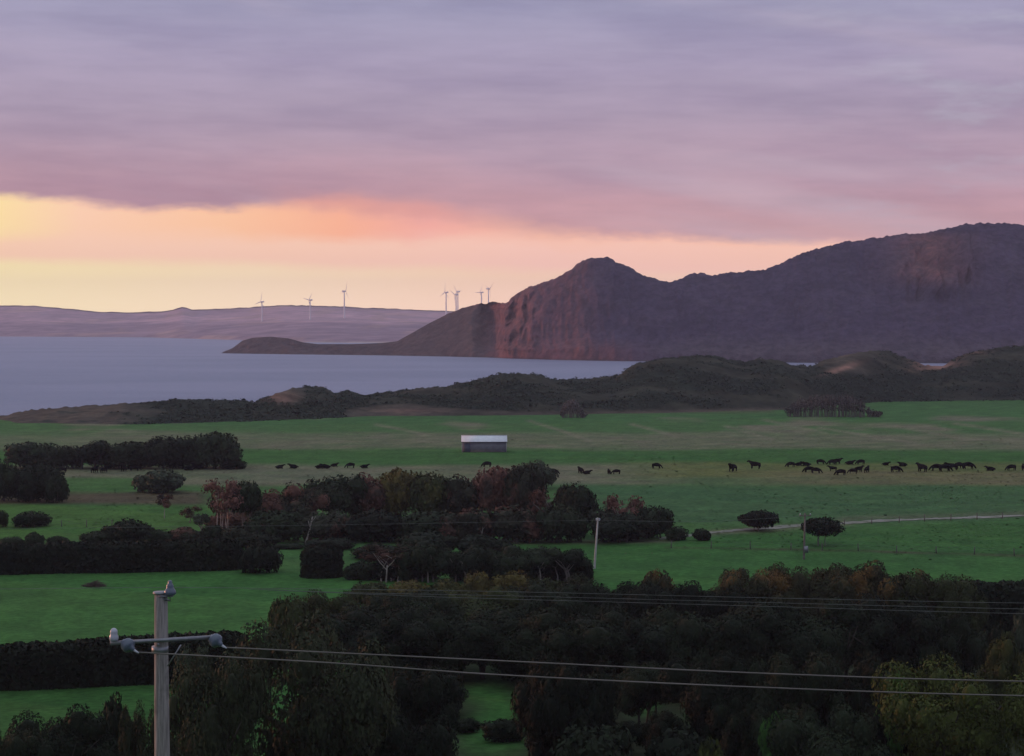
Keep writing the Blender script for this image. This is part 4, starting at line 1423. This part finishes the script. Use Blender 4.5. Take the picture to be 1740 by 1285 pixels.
hide = simple_mat('black_hide', (0.006, 0.006, 0.007), (0.004, 0.004, 0.005), 4.0, 0.95, spec=0.02)
COW = {p_: cow_mesh(p_) for p_ in ('grazing', 'standing', 'lying')}
# px, row of the feet, heading (0 = faces right, 180 = faces left, 90 = faces away), pose, label
cows = [
    (105, 804, 160, 'grazing', 'black cow at the left end of the herd, close to the dark left edge trees'),
    (161, 804, 80, 'standing', 'black cow seen end on, left of a close pair below the windbreak'),
    (177, 804, 60, 'standing', 'black cow seen end on, right of a close pair below the windbreak'),
    (210, 802, 250, 'standing', 'black cow below the middle of the windbreak, third from its left end pair'),
    (229, 801, 20, 'grazing', 'black cow against the windbreak foot, left of the grey green dome bush'),
    (303, 797, 200, 'grazing', 'black cow at the windbreak foot just right of the grey green dome bush'),
    (320, 800, 10, 'lying', 'black cow lying below the tallest windbreak tree, left of another lying cow'),
    (337, 798, 170, 'lying', 'black cow lying below the tallest windbreak tree, right of another lying cow'),
    (475, 797, 0, 'lying', 'black cow lying first to the right of the windbreak on the open strip'),
    (499, 797, 180, 'lying', 'black cow lying second to the right of the windbreak on the open strip'),
    (543, 797, 0, 'lying', 'black cow lying midway between the windbreak and the shed, in a flat pair'),
    (554, 797, 190, 'lying', 'black cow lying midway between the windbreak and the shed, right of a flat pair'),
    (568, 794, 20, 'lying', 'small black cow lying behind the flat pair on the open strip'),
    (595, 796, 180, 'grazing', 'black cow above the woodland top left, before the last lying cow'),
    (619, 796, 0, 'lying', 'black cow lying above the woodland top left, last of the left line'),
    (827, 795, 160, 'grazing', 'lone black cow below the right end of the shed'),
    (941, 808, 15, 'grazing', 'black cow half hidden at the greyish tree behind the woodland'),
    (987, 806, 120, 'standing', 'stout black cow with a smaller one lying at its side, right of the woodland'),
    (997, 807, 0, 'lying', 'small black cow lying against the stout cow right of the woodland'),
    (1035, 807, 95, 'standing', 'small black cow seen end on, left of a grazing cow above the sun reddened trees'),
    (1047, 807, 175, 'grazing', 'black cow grazing right of a small cow above the sun reddened trees'),
    (1116, 798, 5, 'grazing', 'lone black cow grazing midway between the woodland and the right hand herd'),
    (1245, 803, 240, 'standing', 'tall black cow leading the right hand herd at its left end'),
    (1283, 798, 150, 'standing', 'bulky black cow second at the left of the right hand herd'),
    (1343, 795, 200, 'grazing', 'black cow at the left end of the far line of the right hand herd'),
    (1357, 793, 0, 'lying', 'black cow lying in the far line, directly right of its left end cow'),
    (1370, 793, 180, 'lying', 'black cow lying in the far line, third from its left end'),
    (1395, 790, 10, 'grazing', 'black cow of the far line, left of a broad one above the grazing trio'),
    (1414, 791, 180, 'grazing', 'broad black cow of the far line above the grazing trio'),
    (1422, 790, 0, 'standing', 'black cow overlapping the broad one in the far line'),
    (1374, 804, 190, 'grazing', 'black cow grazing in front of the far line, left of a close couple'),
    (1387, 806, 0, 'grazing', 'black cow grazing in front of the far line, right of a close couple'),
    (1415, 802, 170, 'standing', 'small black cow standing between the close couple and the dense knot of cows'),
    (1428, 810, 185, 'grazing', 'black cow grazing nearest of all, at the front of the right hand herd'),
    (1449, 807, 150, 'grazing', 'black cow at the left of the dense knot of cows'),
    (1459, 804, 20, 'standing', 'black cow in the middle of the dense knot of cows'),
    (1473, 805, 60, 'standing', 'black cow at the right of the dense knot of cows'),
    (1444, 791, 0, 'lying', 'black cow lying behind the dense knot, on the left'),
    (1462, 791, 180, 'grazing', 'black cow grazing behind the dense knot, on the right'),
    (1505, 792, 0, 'lying', 'tiny far black cow lying right of the dense knot'),
    (1534, 793, 190, 'lying', 'tiny far black cow lying farther right of the dense knot, before the large upright cow'),
    (1523, 804, 10, 'grazing', 'black cow grazing alone left of the large upright cow'),
    (1567, 803, 110, 'standing', 'large upright black cow in the right part of the herd'),
    (1591, 801, 170, 'grazing', 'black cow heading the tight line right of the large upright cow'),
    (1606, 802, 5, 'grazing', 'black cow second in the tight line right of the large upright cow'),
    (1618, 800, 180, 'standing', 'black cow third in the tight line right of the large upright cow'),
    (1630, 797, 20, 'grazing', 'black cow behind in the tight line right of the large upright cow'),
    (1646, 798, 0, 'grazing', 'black cow closing the tight line right of the large upright cow'),
    (1683, 801, 180, 'lying', 'black cow lying alone near the right edge'),
    (1718, 801, 200, 'grazing', 'black cow grazing next to the last one at the right edge'),
    (1739, 801, 90, 'standing', 'last black cow of the herd, cut by the right edge'),
]
for px, py, hd, pose, lab in cows:
    d = dist_of(py)
    x, y, _ = at(px, py, d)
    o = link('cow', COW[pose], hide, None, (x, y, gz(x, y)))
    o.rotation_euler = (0, 0, math.radians(hd + random.uniform(-12, 12)))
    s = random.uniform(1.02, 1.2)
    if 'small' in lab or 'tiny' in lab:
        s *= 0.8
    if 'tall' in lab or 'large' in lab or 'stout' in lab or 'bulky' in lab:
        s *= 1.22
    o.scale = (s * .94, s * 1.08, s * .96)
    tag(o, lab, 'cow', 'black cattle grazing across the plain')

# ------------------------------------------------------------------ shed
def corrugated(name, c1, c2, rough, metal, along, scale):
    m, nt, p = material(name)
    tcn = nt.new('ShaderNodeTexCoord')
    w_ = nt.new('ShaderNodeTexWave')
    w_.wave_type = 'BANDS'
    w_.bands_direction = along
    w_.inputs['Scale'].default_value = scale
    nt.l.new(tcn.outputs['Object'], w_.inputs['Vector'])
    n = nt.noise(tcn.outputs['Object'], 0.9, 5, .6)
    nt.l.new(nt.mix(nt.step(.3, .7, n), (*c1, 1), (*c2, 1)), p.inputs['Base Color'])
    p.inputs['Roughness'].default_value = rough
    p.inputs['Metallic'].default_value = metal
    b = nt.new('ShaderNodeBump')
    b.inputs['Strength'].default_value = .5
    b.inputs['Distance'].default_value = .03
    nt.l.new(w_.outputs['Fac'], b.inputs['Height'])
    nt.l.new(b.outputs[0], p.inputs['Normal'])
    return m


ds = dist_of(769)
sx0, sx1 = at(785, 769, ds)[0], at(860, 769, ds)[0]
SL, SW, SH, RISE = (sx1 - sx0) / 2, 3.0, 2.9, 1.35
sx = (sx0 + sx1) / 2
sy = ds + SW
shed = empty('shed', (sx, sy, gz(sx, ds) - 0.05), 0.02)
tag(shed, 'long grey shed with a pale metal gable roof alone on the pasture', 'shed')
wall_m = corrugated('shed_wall_sheet', (.20, .19, .22), (.16, .15, .18), .7, 0.0, 'X', 3.0)
roof_m = corrugated('shed_roof_sheet', (.82, .82, .86), (.70, .71, .76), .5, 0.0, 'X', 3.0)
trim_m = simple_mat('shed_trim', (.45, .42, .42), (.36, .34, .34), 2, .7)
dark_m = simple_mat('shed_gutter_dark', (.055, .055, .065), (.045, .045, .055), 2, .7)  # even dark colour, used on the gutter
mb = MB()
Vw = [(-SL, -SW, -.3), (SL, -SW, -.3), (SL, SW, -.3), (-SL, SW, -.3), (-SL, -SW, SH), (SL, -SW, SH), (SL, SW, SH), (-SL, SW, SH), (-SL, 0, SH + RISE), (SL, 0, SH + RISE)]
mb.add(Vw, [(0, 1, 5, 4), (2, 3, 7, 6), (1, 2, 6, 9, 5), (3, 0, 4, 8, 7), (4, 5, 9, 8), (6, 7, 8, 9), (0, 3, 2, 1)])
link('wall', mb.mesh('shed_wall'), wall_m, shed)
mb = MB()
ov, oe, tk = .25, .35, .06
k_ = RISE / SW
for s in (-1, 1):
    z_e = SH - oe * k_ + .03
    P = [(-SL - ov, s * (SW + oe), z_e), (SL + ov, s * (SW + oe), z_e), (SL + ov, 0, SH + RISE + .03), (-SL - ov, 0, SH + RISE + .03)]
    Q = [(a, b, c + tk) for a, b, c in P]
    mb.add(P + Q, [(4, 5, 6, 7), (3, 2, 1, 0), (0, 1, 5, 4), (1, 2, 6, 5), (3, 0, 4, 7)] if s < 0 else [(7, 6, 5, 4), (0, 1, 2, 3), (4, 5, 1, 0), (5, 6, 2, 1), (7, 4, 0, 3)])
rf = link('roof', mb.mesh('shed_roof'), roof_m, shed)
mb = MB()
mb.box((0, 0, SH + RISE + .13), (2 * SL + .56, .34, .05))
link('ridge_cap', mb.mesh('ridge_cap'), simple_mat('ridge_metal', (.30, .31, .36), (.22, .23, .27), 2, .5), rf)
mb = MB()
mb.box((0, -SW - oe - .07, SH - oe * k_), (2 * SL + .5, .12, .11))
link('gutter', mb.mesh('gutter'), dark_m, rf)
for s in (-1, 1):
    mb = MB()
    mb.box((s * (SL + .02), -SW - .02, SH / 2 - .1), (.16, .16, SH))
    link('corner_trim', mb.mesh('corner_trim'), trim_m, shed)
mb = MB()
mb.box((-SL + 1.35, -SW - .04, 1.15), (1.7, .07, 2.5))
dr = link('door', mb.mesh('shed_door'), simple_mat('shed_door_blue', (.10, .105, .15), (.08, .085, .12), 2, .7), shed)

# ------------------------------------------------------------------ wind turbines
white = simple_mat('turbine_white', (.76, .71, .73), (.70, .66, .68), .05, .5)
def tower_mesh(H):
    mb = MB()
    mb.lathe([(2.2, -3), (2.1, 0), (1.8, H * .4), (1.5, H * .75), (1.25, H)], 20)
    return mb.mesh('tower', True)


mb = MB()
mb.box((-1.2, 0, 0), (9.0, 3.4, 3.4))
mb.box((-6.4, 0, .1), (1.6, 2.6, 2.6))
mb.box((-4.6, 0, 2.1), (1.6, .5, .9))
NAC = mb.mesh('nacelle')
mb = MB()
mb.lathe([(1.5, 0), (1.65, .8), (1.35, 1.9), (.7, 2.6), (.1, 2.85)], 16, Matrix.Translation((3.25, 0, 0)) @ Matrix.Rotation(PI / 2, 4, 'Y'))
HUB = mb.mesh('hub', True)


def blade_mesh():
    secs = [(0.8, .6, .6, 0), (2.5, .6, .55, 0), (6, 1.15, .36, .2), (13, .85, .24, .12), (22, .5, .13, .06), (28, .25, .07, .02), (30, .08, .03, 0)]
    V, n = [], 10
    for r, c, t, tw in secs:
        for j in range(n):
            a = 2 * PI * j / n
            yy, xx = c * math.cos(a) - c * .35 * (r > 4), t * math.sin(a)
            V.append((xx * math.cos(tw) - yy * math.sin(tw) * .5, yy, r))
    fs = [(k * n + j, k * n + (j + 1) % n, (k + 1) * n + (j + 1) % n, (k + 1) * n + j) for k in range(len(secs) - 1) for j in range(n)]
    fs += [tuple(range(n))[::-1], tuple((len(secs) - 1) * n + j for j in range(n))]
    mb = MB()
    mb.add(V, fs)
    return mb.mesh('blade', True)


BL = blade_mesh()
for px, yh, d, rot, yaw, lab in [
        (445, 513, 5150, 14, 150, 'white wind turbine at the far left of the row, low against the far hills'),
        (527, 510, 5150, 40, 152, 'white wind turbine between the low left one and the taller third one'),
        (585, 495, 5250, 18, 35, 'tall white wind turbine right of the two low ones on the far hills'),
        (758, 497, 5300, 5, 150, 'white wind turbine with bright slender tower left of the overlapping pair'),
        (775, 501, 5150, 55, 150, 'nearer stout wind turbine of the overlapping pair by the headland'),
        (778, 496, 5800, 80, 148, 'farther wind turbine of the overlapping pair by the headland, mostly hidden'),
        (818, 497, 5600, 28, 148, 'short wind turbine rising over the brown headland, left of the last one'),
        (830, 491, 5500, 50, 30, 'rightmost wind turbine rising over the brown headland beside the cliff')]:
    x, y, zh = at(px, yh, d)
    z0 = far_z(px, d)
    H = zh - 1.7 - z0
    t = empty('wind_turbine', (x, y, z0))
    tag(t, lab, 'wind turbine', 'wind turbines on the far coast')
    link('tower', tower_mesh(H), white, t)
    na = link('nacelle', NAC, white, t, (0, 0, H + 1.7))
    na.rotation_euler = (0, 0, math.radians(yaw))
    link('hub', HUB, white, na)
    for k in range(3):
        b = link('blade', BL, white, na, (4.3, 0, 0))
        b.rotation_euler = (math.radians(rot + 120 * k), 0, 0)

# ------------------------------------------------------------------ power poles and wires
conc, nt_, p_ = material('weathered_pole')
tc_ = nt_.new('ShaderNodeTexCoord')
mp_ = nt_.new('ShaderNodeMapping')
mp_.inputs['Scale'].default_value = (22.0, 22.0, 1.3)
nt_.l.new(tc_.outputs['Object'], mp_.inputs['Vector'])
grain = nt_.noise(mp_.outputs[0], 1.0, 6, .65)
blot = nt_.noise(tc_.outputs['Object'], 1.6, 4, .6)
cc = nt_.mix(nt_.step(.34, .66, grain), (.19, .17, .165, 1), (.37, .33, .32, 1))
cc = nt_.mix(nt_.step(.50, .70, blot), cc, nt_.mix(1.0, cc, (.62, .62, .64, 1), 'MULTIPLY'))
nt_.l.new(cc, p_.inputs['Base Color'])
p_.inputs['Roughness'].default_value = .9
p_.inputs['Specular IOR Level'].default_value = .15
bp_ = nt_.new('ShaderNodeBump')
bp_.inputs['Strength'].default_value = .8
bp_.inputs['Distance'].default_value = .02
nt_.l.new(grain, bp_.inputs['Height'])
nt_.l.new(bp_.outputs[0], p_.inputs['Normal'])
steel = simple_mat('galvanised_steel', (.30, .30, .33), (.22, .22, .25), 6.0, .5, .6)
porc = simple_mat('grey_porcelain', (.12, .145, .20), (.085, .105, .15), 5.0, .3, 0, .5)
porw = simple_mat('white_porcelain', (.46, .47, .54), (.38, .39, .46), 5.0, .3, 0, .5)
wirem = simple_mat('wire_aluminium', (.20, .175, .16), (.14, .125, .115), .6, .5, .2)
PD = 39.0


def bell(scale=1.0):
    mb = MB()
    s = scale
    mb.lathe([(.025 * s, -.12 * s), (.085 * s, -.11 * s), (.125 * s, -.075 * s), (.118 * s, -.02 * s), (.085 * s, .03 * s), (.07 * s, .06 * s), (.078 * s, .085 * s), (.055 * s, .12 * s), (.04 * s, .15 * s), (.045 * s, .18 * s), (.02 * s, .2 * s)], 20)
    return mb


pt = Vector(at(273.5, 1008, PD))
pb_ = Vector(at(275.5, 1285, PD))
zb = gz(pb_.x, PD)
slope = (pb_.x - pt.x) / (pb_.z - pt.z)
base = Vector((pb_.x + slope * (zb - pb_.z), PD, zb))
pole = empty('power_pole', base)
tag(pole, 'weathered grey power pole with crossarm and porcelain insulators close by on the left', 'power pole', 'power poles')
Lp = pt - base
mb = MB()
mb.tube([(Lp * -0.08)[:], (0, 0, 0), (Lp * .35)[:], (Lp * .7)[:], (Lp * .985)[:], Lp[:]], [.185, .178, .165, .150, .134, .128], 24)
link('shaft', mb.mesh('pole_shaft', True), conc, pole)
mb = MB()
mb.tube([(Lp + Vector((-.01, 0, -.012)))[:], (Lp + Vector((-.01, 0, .03)))[:]], [.155, .150], 24)
link('cap', mb.mesh('pole_cap'), steel, pole)
# crossarm
ca = Vector(at(187, 1093, 38.55)) - base
cb_ = Vector(at(358, 1083, 39.05)) - base
axis = (cb_ - ca).normalized()
mid = (ca + cb_) / 2
Mx = Matrix.Translation(mid) @ axis.to_track_quat('X', 'Z').to_matrix().to_4x4()
mb = MB()
mb.box((0, 0, 0), ((cb_ - ca).length, .065, .07), Mx)
arm = link('crossarm', mb.mesh('crossarm'), steel, pole)
mb = MB()
pc = Vector(at(272, 1103, PD)) - base
mb.tube([(pc.x, -.22, pc.z + .13), (pc.x, .2, pc.z + .13)], .018, 8)
mb.tube([(pc.x, -.235, pc.z + .13), (pc.x, -.215, pc.z + .13)], .035, 6)
mb.tube([(pc.x, 0, pc.z - .06), (pc.x, 0, pc.z + .06)], .17, 24)
link('arm_band', mb.mesh('arm_band'), steel, pole)
mb = MB()
s0 = Vector(at(289, 1106, 38.8)) - base
mb.tube([(s0 + Vector((-.06, .06, -.32)))[:], (s0 + Vector((.22, .0, .12)))[:]], .014, 8)
link('brace', mb.mesh('brace'), steel, pole)
# insulators: one on top, one upright on the arm, two strain insulators that hold the wires
ti = Vector(at(289, 1001, PD - .1)) - base
o = link('insulator', bell(1.0).mesh('insulator', True), porc, pole, ti - Vector((0, 0, .02)))
mb = MB()
mb.tube([(ti + Vector((0, 0, -.12)))[:], (ti + Vector((0, 0, -.24)))[:], (Lp + Vector((.03, -.1, -.10)))[:]], .022, 8)
mb.box((ti + Vector((-.09, 0, -.145)))[:], (.30, .10, .025))
link('top_bracket', mb.mesh('top_bracket'), steel, pole)
li = Vector(at(193.5, 1079, 38.6)) - base
mb = MB()
mb.lathe([(.045, -.125), (.085, -.12), (.095, -.07), (.088, -.02), (.072, .02), (.078, .05), (.07, .095), (.04, .13), (.015, .14)], 18, Matrix.Translation(li))
mb.tube([(li + Vector((0, 0, -.2)))[:], (li + Vector((0, 0, -.1)))[:]], .015, 8)
link('insulator', mb.mesh('insulator', True), porw, pole)
wire_start = []
for (px, py, dd) in ((218, 1097, 38.55), (367, 1089, 39.0)):
    c = Vector(at(px, py, dd)) - base
    dirv = Vector((1.0, -.55, -.62)).normalized()
    mb = MB()
    Mi = Matrix.Translation(c) @ (-dirv).to_track_quat('Z', 'Y').to_matrix().to_4x4()
    s = 1.05
    mb.lathe([(.02 * s, -.16 * s), (.05 * s, -.14 * s), (.06 * s, -.09 * s), (.10 * s, -.075 * s), (.135 * s, -.04 * s), (.14 * s, .0), (.125 * s, .045 * s), (.13 * s, .06 * s), (.10 * s, .10 * s), (.06 * s, .12 * s), (.05 * s, .15 * s), (.02 * s, .17 * s)], 22, Mi)
    o = link('insulator', mb.mesh('strain_insulator', True), porc, pole)
    mb = MB()
    e = c + dirv * .18
    mb.tube([e[:], (e + dirv * .10 + Vector((.02, 0, 0)))[:]], [.03, .014], 8)
    link('clamp', mb.mesh('clamp'), porw, o)
    wire_start.append(base + e + dirv * .07)


def wire(name, pts, r, label, group, mat=None):
    """a sagging wire through the given points"""
    P = [Vector(p) for p in pts]
    tv = np.linspace(0, len(P) - 1, 60)
    out = []
    for t in tv:
        k = min(int(t), len(P) - 2)
        f = t - k
        p0, p1, p2, p3 = P[max(k - 1, 0)], P[k], P[k + 1], P[min(k + 2, len(P) - 1)]
        out.append(0.5 * ((2 * p1) + (p2 - p0) * f + (2 * p0 - 5 * p1 + 4 * p2 - p3) * f * f + (3 * p1 - p0 - 3 * p2 + p3) * f ** 3))
    mb = MB()
    mb.tube(out, r, 6)
    tag(link(name, mb.mesh(name, True), mat or wirem), label, 'wire', group)


WG = 'thick wires of the near pole'
wire('power_line', [wire_start[1], at(860, 1123.5, 39.3), at(1300, 1144.5, 39.8), at(1740, 1158, 40.3), at(2400, 1165, 41), at(5200, 1130, 44)], .0155,
     'upper of two thick wires running right from the outer insulator of the near pole', WG)
wire('power_line', [wire_start[0], at(560, 1126.5, 38.75), at(860, 1147.5, 38.9), at(1300, 1168.5, 39.3), at(1740, 1182.5, 39.8), at(2400, 1191, 40.6), at(5200, 1160, 43.6)], .0155,
     'lower of two thick wires running right from the inner insulator of the near pole', WG)
thin = simple_mat('thin_wire', (.15, .155, .15), (.11, .115, .11), .3, .5, .2)
TG = 'thin wires crossing beyond the near pole'
for pts, lab in [([(-500, 1003), (0, 1001), (280, 998.5), (500, 1000.5), (860, 1005.5), (1300, 1016), (1740, 1025), (2300, 1032), (3600, 1040)], 'highest of three thin grey wires crossing in front of the near thicket'),
                 ([(420, 1001), (620, 1008), (860, 1012.5), (1300, 1024), (1740, 1035), (2300, 1044), (3600, 1054)], 'middle of three thin grey wires crossing in front of the near thicket'),
                 ([(440, 1002), (700, 1013), (860, 1018), (1300, 1030.5), (1740, 1043), (2300, 1052), (3600, 1064)], 'lowest of three thin grey wires crossing in front of the near thicket')]:
    wire('power_line', [at(a, b, 96 + (a - 280) * 0.004) for a, b in pts], .013, lab, TG, thin)

# wire fences beside the track and across the near paddock
fence_m = simple_mat('fence_post_grey', (.13, .115, .105), (.08, .07, .065), 3.0, .9)


def fence(p0, p1, lab, step=5.0, h=1.15):
    a, b = at(p0[0], p0[1], dist_of(p0[1])), at(p1[0], p1[1], dist_of(p1[1]))
    L = math.hypot(b[0] - a[0], b[1] - a[1])
    n = int(L / step)
    z0 = gz(a[0], a[1])
    root = empty('wire_fence', (a[0], a[1], z0))
    tag(root, lab, 'fence', 'farm fences')
    top = []
    for k in range(n + 1):
        f = k / n
        x, y = (b[0] - a[0]) * f + random.uniform(-.15, .15), (b[1] - a[1]) * f + random.uniform(-.15, .15)
        z = gz(a[0] + x, a[1] + y) - z0
        hh = h * random.uniform(.9, 1.12)
        tl = random.uniform(-.06, .06)
        mb = MB()
        mb.tube([(x, y, z - .3), (x + tl, y, z + hh)], [.085, .075], 6)
        link('post', mb.mesh('post'), fence_m, root)
        top.append((x + tl * .8, y - .08, z + h * .82))
    for j, q in enumerate((1.0, .62)):
        mb = MB()
        mb.tube([(x, y, z - h * .82 * (1 - q)) for x, y, z in top], .008, 4)
        link('fence_wire', mb.mesh('fence_wire'), thin, root)


fence((1140, 931), (1345, 935), 'wire fence on the line between the two near paddocks, left of the brown pole')
fence((1395, 936), (1790, 947), 'wire fence on the line between the two near paddocks, right of the brown pole')
fence((1436, 893), (1790, 877), 'wire fence along the near side of the pale track at the right')
fence((60, 897), (190, 896), 'dark wire fence below the flat topped bush at the left', 4.0)

# two farther poles
grey2 = simple_mat('pale_pole', (.44, .41, .40), (.34, .32, .31), 3.0, .8)
brown2 = simple_mat('brown_pole', (.17, .14, .13), (.11, .09, .085), 3.0, .85)
for px0, y0, px1, y1, d, mt, lab, arm_w in [
        (1010, 973, 1016, 880, 268, grey2, 'slim white pole leaning slightly before the dark right end of the woodland', .55),
        (1366, 952, 1368, 872, 279, brown2, 'weathered brown pole on the right standing before the flat umbrella tree', 1.7)]:
    a = Vector(at(px0, y0, d))
    z0 = gz(a.x, a.y)
    b = Vector(at(px1, y1, d))
    t = empty('power_pole', (a.x, a.y, z0))
    tag(t, lab, 'power pole', 'power poles')
    q = b - Vector((a.x, a.y, z0))
    mb = MB()
    mb.tube([(q * -.06)[:], (0, 0, 0), (q * .5)[:], q[:]], [.185, .17, .14, .11], 12)
    link('shaft', mb.mesh('pole_shaft', True), mt, t)
    mb = MB()
    mb.box((q.x, -.2, q.z - .35), (arm_w, .10, .12))
    ar = link('crossarm', mb.mesh('crossarm'), mt, t)
    for s in (-1, 1):
        mb = MB()
        mb.lathe([(.05, 0), (.09, .04), (.07, .14), (.08, .2), (.03, .28)], 12, Matrix.Translation((q.x + s * arm_w * .44, -.2, q.z - .29)))
        link('insulator', mb.mesh('insulator', True), porw, ar)
    if d > 275:
        mb = MB()
        mb.box((q.x + .12, -.36, q.z * .22), (.55, .42, .95))
        link('meter_box', mb.mesh('meter_box'), steel, t)
p2 = at(1016, 884, 267.8)
p3 = at(1367, 877, 278.8)
wire('power_line', [p2, tuple((Vector(p2) + Vector(p3)) / 2 - Vector((0, 0, .5))), p3], .018, 'faint thin wire strung from the white pole to the brown pole', 'thin wires between the farther poles', thin)
wire('power_line', [at(-300, 902, 262), at(500, 893, 265), p2], .018, 'faint thin wire running left from the white pole across the woodland', 'thin wires between the farther poles', thin)


# ------------------------------------------------------------------ scrub on the dunes (nobody could count it)
def dune_scrub():
    rng = np.random.default_rng(5)
    Vs, Fs, off = [], [], 0
    for (ob, Xg, Yg, Zg, Tg), n, colf in ((A_ob, 6500, duneA_color), (B_ob, 34000, duneB_color)):
        nr, nc = Xg.shape
        i = rng.integers(0, nr - 1, n)
        # favour the side that faces the fields
        i = np.minimum(i, rng.integers(0, nr - 1, n))
        j = rng.integers(0, nc - 1, n)
        X, Y, Z, T = Xg[i, j], Yg[i, j], Zg[i, j], Tg[i, j]
        px, py = proj(X, Y, Z)
        nn = fbm(X / 9, Y / 5, 4, 65)
        if colf is duneB_color:
            ok = (np.maximum(tanmask(px, py, nn), lit_sandmask(px, py, nn)) < 0.22 + 0.2 * rng.random(n)) & (T < 1.15) & (px < 2000) & (fbm(X / 26, Y / 12, 3, 66) < 0.50 + 0.22 * rng.random(n))
        else:
            ok = (colf(px, py, X, Y, Z, T)[:, 0] < 0.035) & (T < 1.1)
        P = np.stack([X, Y, Z], 1)[ok]
        big = rng.gamma(2.0, 0.17, len(P)) + 0.26
        k = 9
        g = rng.normal(0, 1, (len(P), k, 3))
        g /= np.linalg.norm(g, axis=2)[..., None]
        g[..., 2] = np.abs(g[..., 2])
        r = np.stack([big * 1.35, big * 1.2, big * 0.62], 1)[:, None, :]
        Q = (P[:, None, :] + g * r * rng.uniform(0.7, 1.05, (len(P), k, 1))).reshape(-1, 3)
        sz = np.repeat(big * 0.42, k)
        V, Fq = leaf_quads(Q, g.reshape(-1, 3) + np.array((0, 0, .5)), sz, rng, 0.3, 0.8)
        Vs.append(V)
        Fs.append(Fq + off)
        off += len(V)
    o = link('scrub', mesh_from('scrub', np.concatenate(Vs), np.concatenate(Fs)), LM['scrub'])
    tag(o, 'low dark coastal scrub covering the dunes between the pasture and the sea', 'scrub', kind='stuff')


def tussocks():
    rng = np.random.default_rng(15)
    n = 90000
    q = rng.uniform(693, 1230, n)
    u = rng.uniform(-120, 1860, n)
    Y = 113645.0 / (q - 545)
    X = (u - 870) / F * Y
    # fewer in the near paddocks than their share of the picture
    keep = rng.random(n) < sstep(255, 330, Y) * 0.40
    X, Y = X[keep], Y[keep]
    clump = fbm(X / 12, Y / 30, 3, 91)
    keep = rng.random(len(X)) < sstep(0.30, 0.62, clump) + 0.12
    X, Y = X[keep], Y[keep]
    Z = ground_z(X, Y)
    n = len(X)
    C = field_color(X, Y) * rng.choice([0.8, 1.0, 1.3, 1.7], n, p=[.25, .3, .25, .2])[:, None]
    brown = (rng.random(n) < 0.10)[:, None]
    C = np.where(brown, np.array((0.10, 0.085, 0.055)), C)
    s = (rng.gamma(3.0, 0.018, n) + 0.035) * np.clip(0.45 + Y / 500, 0.5, 1.3)
    Vs, Cs = [], []
    for k in range(3):
        a = rng.uniform(0, PI, n)
        dx_, dy_ = np.cos(a) * s, np.sin(a) * s
        h = s * rng.uniform(0.5, 0.9, n)
        ox, oy = rng.normal(0, .3, n) * s, rng.normal(0, .3, n) * s
        Vs.append(np.stack([np.stack([X + ox - dx_ * .6, Y + oy - dy_ * .6, Z - .05], 1), np.stack([X + ox + dx_ * .6, Y + oy + dy_ * .6, Z - .05], 1),
                            np.stack([X + ox * 1.6 + dx_, Y + oy * 1.6 + dy_, Z + h], 1), np.stack([X + ox * 1.6 - dx_, Y + oy * 1.6 - dy_, Z + h * .9], 1)], 1).reshape(-1, 3))
        Cs.append(np.repeat(C, 4, 0))
    V = np.concatenate(Vs)
    me = mesh_from('grass_tufts', V, np.arange(len(V)).reshape(-1, 4))
    set_color(me, np.clip(np.concatenate(Cs), .003, 1))
    m, nt, p = material('tussock_grass')
    a_ = nt.new('ShaderNodeVertexColor')
    a_.layer_name = 'tint'
    nt.l.new(a_.outputs[0], p.inputs['Base Color'])
    up = nt.comb(0.0, 0.0, 1.0)
    nt.l.new(up, p.inputs['Normal'])
    p.inputs['Roughness'].default_value = .9
    p.inputs['Specular IOR Level'].default_value = .05
    tag(link('grass_tufts', me, m), 'scattered grass and rush tufts standing all over the pastures', 'grass', kind='stuff')


tussocks()
LM['scrub'] = leaf_mat('leaf_scrub', (0.029, 0.040, 0.029), 0.2, (0.046, 0.048, 0.033), 0.0)
dune_scrub()

# ------------------------------------------------------------------ air
mb = MB()
HX, HY0, HY1, HZ0, HZ1 = 5600.0, -260.0, 7800.0, -11.0, 195.0
mb.box((0, (HY0 + HY1) / 2, (HZ0 + HZ1) / 2), (2 * HX, HY1 - HY0, HZ1 - HZ0))
hm = bpy.data.materials.new('haze_air')
hm.use_nodes = True
hn = hm.node_tree
for n_ in list(hn.nodes):
    if n_.type != 'OUTPUT_MATERIAL':
        hn.nodes.remove(n_)
pv = hn.nodes.new('ShaderNodeVolumePrincipled')
pv.inputs['Color'].default_value = (0.80, 0.78, 1.0, 1)
pv.inputs['Density'].default_value = 0.72e-4
pv.inputs['Anisotropy'].default_value = 0.0
hn.links.new(pv.outputs[0], [n_ for n_ in hn.nodes if n_.type == 'OUTPUT_MATERIAL'][0].inputs['Volume'])
hm.cycles.homogeneous_volume = True
tag(link('haze', mb.mesh('haze'), hm), kind='stuff')
